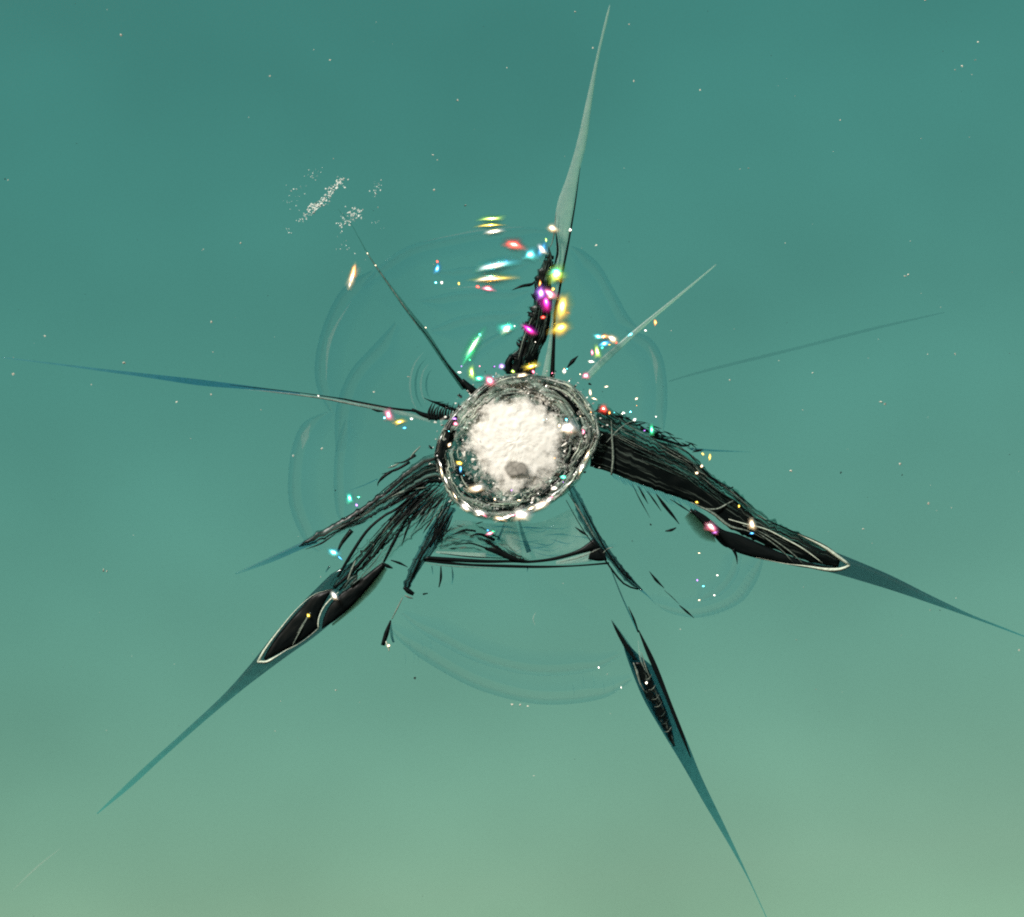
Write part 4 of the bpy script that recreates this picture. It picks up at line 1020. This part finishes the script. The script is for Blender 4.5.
#@@GLINTS
# ------------------------------------------------------------------ sun glints: added domes with prism hue and glow put into them
SP = [  # x, y, long, short, hue, angle, owner, soft
    (353, 276, 14, 7, 'cream', 75, 'r', 0), (350, 285, 7, 3, 'white', 80, 'r', 1), (354, 272, 17, 9, 'orange', 75, 'r', 1),
    (492, 219, 16, 5, 'lime', 3, 'r', 0), (491, 225.5, 17, 4, 'yellow', 0, 'r', 0), (494, 232, 14, 5, 'white', 4, 'r', 0),
    (514, 245, 15, 9, 'red', -8, 'r', 0), (515, 246, 9, 6, 'white', -8, 'r', 0),
    (495, 266, 28, 10, 'cyan', 12, 'r', 0), (495, 266, 20, 7, 'white', 12, 'r', 0), (506, 262, 9, 5, 'blue', 25, 'r', 1),
    (492, 279, 25, 8, 'yellow', 5, 'r', 0), (490, 279, 16, 5, 'white', 5, 'r', 0), (488, 289, 9, 5, 'pink', 0, 'r', 0), (478, 287, 6, 4, 'red', 0, 'r', 1),
    (530, 255, 11, 9, 'cyan', 0, 'r', 0), (542, 250, 10, 8, 'blue', 30, 'r', 0), (542, 250, 7, 6, 'white', 30, 'r', 0),
    (437.5, 262, 4, 4, 'red', 0, 'r', 1), (437.5, 269, 6, 6, 'blue', 0, 'r', 0), (436, 283, 5, 5, 'cyan', 0, 'r', 0), (442, 283, 4, 4, 'white', 0, 'r', 1), (459, 284, 4, 4, 'yellow', 0, 'r', 1),
    (507, 328, 12, 9, 'teal', 20, 'r', 0), (507, 329, 8, 6, 'white', 20, 'r', 0), (473, 347, 24, 8, 'green', 57, 'r', 0), (474, 345, 14, 5, 'white', 57, 'r', 0), (480, 335, 5, 3, 'teal', 0, 'r', 1), (470, 360, 5, 4, 'green', 40, 'r', 1),
    (552, 229, 7, 7, 'cream', 0, 'T', 0), (554, 231, 4, 4, 'orange', 0, 'T', 1), (546, 241, 4, 4, 'lime', 0, 'T', 1), (570, 231, 4, 5, 'white', 0, 'T', 1),
    (556.5, 275, 14, 12, 'lime', 15, 'T', 0), (556, 272, 8, 5, 'teal', 0, 'T', 0), (557, 279, 9, 6, 'yellow', 0, 'T', 0),
    (541, 294, 8, 10, 'violet', 10, 'T', 0), (546, 302, 10, 10, 'magenta', 20, 'T', 0), (549, 294, 9, 12, 'pink', 50, 'T', 0), (550, 297, 5, 6, 'white', 50, 'T', 0), (540, 284, 5, 6, 'orange', 0, 'T', 1),
    (562, 307, 12, 19, 'yellow', 0, 'T', 0), (563, 308, 7, 12, 'white', 0, 'T', 0), (566, 313, 8, 9, 'orange', 0, 'T', 1), (561, 328, 15, 11, 'yellow', 20, 'T', 0), (562, 328, 8, 6, 'white', 20, 'T', 0),
    (529, 330, 11, 6, 'magenta', -35, 'T', 0), (543, 318, 5, 6, 'red', 0, 'T', 1), (553, 290, 5, 5, 'yellow', 0, 'T', 1),
    (598, 337, 5, 6, 'cyan', 0, 'P', 0), (603, 337, 6, 5, 'orange', 0, 'P', 0), (604, 344, 8, 6, 'blue', 0, 'P', 0), (612, 339, 9, 6, 'cream', -20, 'P', 0), (616, 343, 4, 4, 'red', 0, 'P', 1),
    (597, 352, 7, 7, 'lime', 0, 'P', 0), (592, 353, 4, 7, 'pink', 0, 'P', 1), (591, 362, 7, 4, 'white', 10, 'P', 1), (602, 348, 5, 4, 'teal', 0, 'P', 1), (609, 345, 4, 4, 'yellow', 0, 'P', 1),
    (630, 335, 6, 5, 'cyan', 30, 'P', 1), (655, 323, 6, 6, 'orange', 0, 'P', 1), (585.5, 376, 5, 6, 'pink', 0, 'P', 0), (645, 331, 3, 3, 'white', 0, 'P', 1),
    (472, 373, 7, 7, 'lime', 0, 'I', 0), (479, 379, 8, 5, 'teal', 0, 'I', 0), (490, 381, 8, 8, 'pink', 0, 'I', 0), (502, 367, 7, 8, 'violet', 0, 'I', 1), (502, 367, 4, 5, 'white', 0, 'I', 0), (531, 367, 8, 7, 'yellow', 20, 'I', 0),
    (533, 372, 6, 5, 'pink', 0, 'I', 1), (522, 376, 14, 6, 'cream', 10, 'I', 1), (564, 372, 5, 6, 'white', 45, 'I', 1), (513, 372, 5, 5, 'lime', 0, 'I', 1), (460, 373, 5, 3, 'white', 0, 'I', 1),
    (603.5, 409, 6, 6, 'red', 0, 'R', 0), (603, 409, 4, 4, 'white', 0, 'R', 0), (609, 413, 5, 4, 'orange', 0, 'R', 1), (594, 399, 8, 3, 'cream', -25, 'R', 1), (590, 393, 5, 7, 'cream', 0, 'R', 1),
    (606, 387, 6, 2.5, 'cream', 10, 'R', 1), (630, 412, 4, 4, 'cyan', 0, 'R', 0), (623, 413, 4, 3, 'white', 0, 'R', 1), (634, 420, 5, 4, 'white', 0, 'R', 1), (651, 430, 5, 6, 'green', 0, 'R', 0), (651, 431, 4, 4, 'cyan', 0, 'R', 1), (636, 399, 4, 3, 'cream', 30, 'R', 1),
    (711, 527, 9, 7, 'pink', -40, 'R', 0), (710, 526, 6, 4, 'white', -40, 'R', 0), (714, 532, 6, 5, 'violet', 0, 'R', 1), (751, 524, 5.5, 8, 'cream', 10, 'R', 0), (750, 523, 4, 5, 'white', 0, 'R', 0), (751, 533, 4, 4, 'blue', 0, 'R', 1),
    (696, 473, 5, 4, 'cream', 0, 'R', 1), (709, 457, 4, 8, 'yellow', 0, 'R', 1), (702, 454, 4, 3, 'yellow', 0, 'R', 1), (701, 466, 4, 4, 'cream', 0, 'R', 1), (738, 506, 4, 3, 'yellow', 0, 'R', 1), (696, 502, 3, 4, 'yellow', 0, 'R', 1),
    (350, 498, 5, 7, 'teal', 15, 'F', 0), (359, 497, 5, 4, 'green', 0, 'F', 0), (357, 505, 4, 4, 'violet', 0, 'F', 1), (334, 552, 8, 6, 'cyan', -40, 'L', 0), (335, 552, 5, 4, 'white', -40, 'L', 0), (340, 557, 9, 3, 'blue', -40, 'L', 1),
    (335, 595, 5, 6, 'white', 30, 'L', 0), (309, 615, 5, 5, 'yellow', 0, 'L', 1), (389, 415, 8, 7, 'pink', 0, 'H', 0), (389, 414, 5, 4, 'white', 0, 'H', 0), (385, 418, 5, 5, 'cyan', 0, 'H', 0), (400, 422, 7, 6, 'yellow', 10, 'H', 0), (405, 428, 5, 4, 'blue', 0, 'H', 1), (412, 419, 4, 4, 'white', 0, 'H', 1), (319, 396, 2, 2, 'white', 0, 'H', 1),
    (477, 488, 11, 7, 'cream', 15, 'I', 0), (478, 488, 9, 6, 'white', 15, 'I', 0), (567, 428, 13, 10, 'white', 0, 'I', 0), (571, 432, 4, 4, 'pink', 0, 'I', 0), (566, 420, 5, 5, 'cyan', 0, 'I', 0), (559, 426, 5, 4, 'cream', 0, 'I', 1),
    (460, 463, 7, 7, 'yellow', 0, 'I', 1), (461, 469, 5, 7, 'blue', 0, 'I', 1), (456, 424, 6, 6, 'pink', 0, 'I', 1), (455, 419, 5, 4, 'violet', 0, 'I', 1), (450, 445, 6, 4, 'cream', 30, 'I', 1),
    (521, 514, 14, 10, 'white', 8, 'I', 0), (541, 505, 12, 6, 'white', 28, 'I', 0), (543, 503, 6, 4, 'orange', 0, 'I', 0), (495, 499, 4, 3, 'cream', 0, 'I', 1), (519, 500, 4, 3, 'cream', 0, 'I', 1), (480, 512, 9, 5, 'white', -20, 'I', 0), (466, 507, 8, 5, 'white', -35, 'I', 0), (500, 518, 8, 4, 'cream', 0, 'I', 0),
    (563, 477, 6, 6, 'teal', 0, 'I', 1), (554, 488, 8, 5, 'white', 20, 'I', 1), (583, 432, 5, 6, 'pink', 0, 'I', 1), (490, 533, 7, 7, 'pink', 0, 'C', 1), (493, 531, 5, 5, 'green', 0, 'C', 1), (488, 530, 4, 4, 'blue', 0, 'C', 1),
    (697, 580, 3, 2.4, 'violet', 0, 'r', 1), (717, 575, 2.4, 2.4, 'white', 0, 'r', 1), (714, 595, 2.4, 2.4, 'white', 0, 'r', 1), (699, 600, 2.4, 2.4, 'cream', 0, 'r', 1), (699, 553, 2.6, 2, 'cream', 0, 'r', 1), (703, 586, 3, 3, 'cyan', 0, 'r', 1),
    (598.5, 667, 3, 3, 'white', 0, 'r', 0), (621, 687, 2, 2, 'white', 0, 'r', 1), (646, 682, 3, 4, 'white', 0, 'B', 1), (389, 645, 4, 4, 'cream', 0, 'K', 1), (368, 254, 2, 2, 'cream', 0, 'U', 1), (376, 266, 2, 2, 'cream', 0, 'U', 1), (426, 328, 2, 2, 'cream', 0, 'U', 1),
]
for k in range(17):                         # glints added along the broken lower rim
    t = min(8.4, max(.2, k / 16 * 8.2 + .3 + random.uniform(-.3, .3))); i = int(t); f = t - i
    (x0, y0), (x1, y1) = OUT[i], OUT[i + 1]
    x, y = x0 + (x1 - x0) * f, y0 + (y1 - y0) * f
    d = random.uniform(.95, 1.0)
    SP.append((517 + (x - 517) * d, 447 + (y - 447) * d, random.uniform(4, 14), random.uniform(1.2, 4.0), random.choice(['white', 'white', 'cream', 'white', 'white', 'pink']), math.degrees(math.atan2(y0 - y1, x1 - x0)) + random.uniform(-15, 15), 'I', random.random() < .45))
OWN = dict(r=ROOT, T=CT, P=CP, I=PIT, R=CR, F=CF, L=CL, H=CH, C=CC, B=CB, K=CK, U=CU)
for i, (x, y, a, b, hue, ang, own, soft) in enumerate(SP):
    zz = {'I': 19, 'T': 11, 'R': 11, 'r': 3.5, 'F': 5}.get(own, 8) + (i % 7) * .25 + (1.0 if hue == 'white' else 0)
    glint_dome(OWN[own], x, y, a, b, hue, ang, zz, curve=34 if not soft else 30, soft=bool(soft))
# tiny glints added along the crack roots
for own, area, cnt in ((PIT, (455, 600, 364, 384), 12), (PIT, (434, 600, 384, 516), 16), (CT, (505, 560, 280, 370), 4), (CR, (598, 660, 400, 440), 5)):
    for _ in range(cnt):
        x, y = random.uniform(area[0], area[1]), random.uniform(area[2], area[3])
        if own is PIT and area[3] > 400 and not inside(x, y, outp): continue
        glint_dome(own, x, y, random.uniform(1.2, 3), random.uniform(1, 2.2), random.choice(['white', 'white', 'cream', 'cyan', 'orange', 'pink', 'lime', 'violet']), random.uniform(0, 180), 17 if own is PIT else 9, 28, True)

#@@DUST
# ------------------------------------------------------------------ dust and grit lying on the glass
def loose(name, spots, mats, label, cat):
    bm = bmesh.new()
    for x, y, r in spots:
        lump(bm, x, y, .3, r, .5, pts=8)
    o = obj(name, bm, mats, None, smooth=False, stuff=True)
    o.matrix_world = Matrix.Translation(pane_pos) @ ROTM.to_4x4()
    o['label'] = label; o['category'] = cat
    return o
spots = [(121, 35, 1.7), (457, 100, 1.6), (270, 76, 1.2), (748, 168, 1.3), (908, 275, 1.3), (925, 0, 1.4), (962, 66, 1.5), (975, 60, 1.2), (978, 42, 1.2), (955, 70, 1),
         (881, 402, 2.2), (885, 404, 1.6), (813, 373, 1.6), (730, 380, 1.5), (905, 276, 1.4), (791, 471, 1.8), (900, 464, 1.6), (928, 503, 2), (863, 529, 1.4), (955, 354, 1.3),
         (103, 570, 2.2), (107, 571, 1.3), (124, 363, 1.7), (13, 374, 1.6), (211, 322, 1.6), (211, 394, 1.5), (45, 336, 1.3), (177, 402, 1.4), (213, 352, 1.1), (241, 243, 1.4), (596, 245, 1.5), (593, 48, 1.2),
         (629, 24, 1.3), (634, 81, 1.2), (575, 12, 1.1), (433, 155, 1.2), (434, 190, 1.3), (465, 205, 1.8), (293, 456, 1.6), (322, 449, 1.6), (409, 377, 1.7), (374, 392, 1.4), (1019, 650, 1.3), (930, 610, 1),
         (534, 776, 1), (512, 704, 1.6), (520, 705, 1.4), (528, 706, 1.2), (336, 690, 1.2), (330, 60, 1), (8, 180, 1), (840, 120, 1), (700, 90, 1)]
spots += [(random.uniform(0, 1024), random.uniform(0, 917) ** 0.97, random.uniform(.3, .75)) for _ in range(100)]
loose('dust', spots, 'dust', 'tiny pale dust specks scattered all over the teal pane', 'dust')
loose('grit', [(841, 473, 1.5), (902, 475, 1.2), (5, 179, 1.2), (415, 678, 1.6), (335, 490, 1.5), (632, 541, 1), (940, 610, 1)] + [(random.uniform(0, 1024), random.uniform(0, 917), random.uniform(.3, .7)) for _ in range(50)],
      'dust_dark', 'sparse dark grit specks scattered over the teal pane', 'grit')
sm = []
for (x0, y0, x1, y1, cnt, sp, rr) in ((300, 222, 313, 208, 16, 2.5, 1.3), (311, 209, 322, 203, 22, 2.5, 2.0), (322, 206, 332, 188, 26, 2.2, 1.6), (332, 190, 343, 178, 24, 2.4, 1.7), (340, 226, 362, 209, 34, 3, 1.5),
                                (345, 212, 353, 224, 10, 3, 1.2), (373, 196, 379, 184, 9, 2.5, 1.3), (308, 178, 318, 174, 9, 3, 1.1), (296, 186, 294, 198, 5, 4, 1.2), (285, 204, 300, 200, 6, 4, 1), (287, 232, 291, 230, 3, 1.5, 1.3), (368, 222, 386, 228, 4, 4, .9), (340, 236, 350, 256, 6, 5, .9)):
    for _ in range(int(cnt * 2)):
        t = random.random()
        sm.append((x0 + (x1 - x0) * t + random.gauss(0, sp * 1.0), y0 + (y1 - y0) * t + random.gauss(0, sp * 1.0), random.uniform(.3, 1.0) * rr * .85))
loose('dried_splash', sm, 'dust_white', 'gritty pale splash marks above the start of the thin dark crack', 'stain')
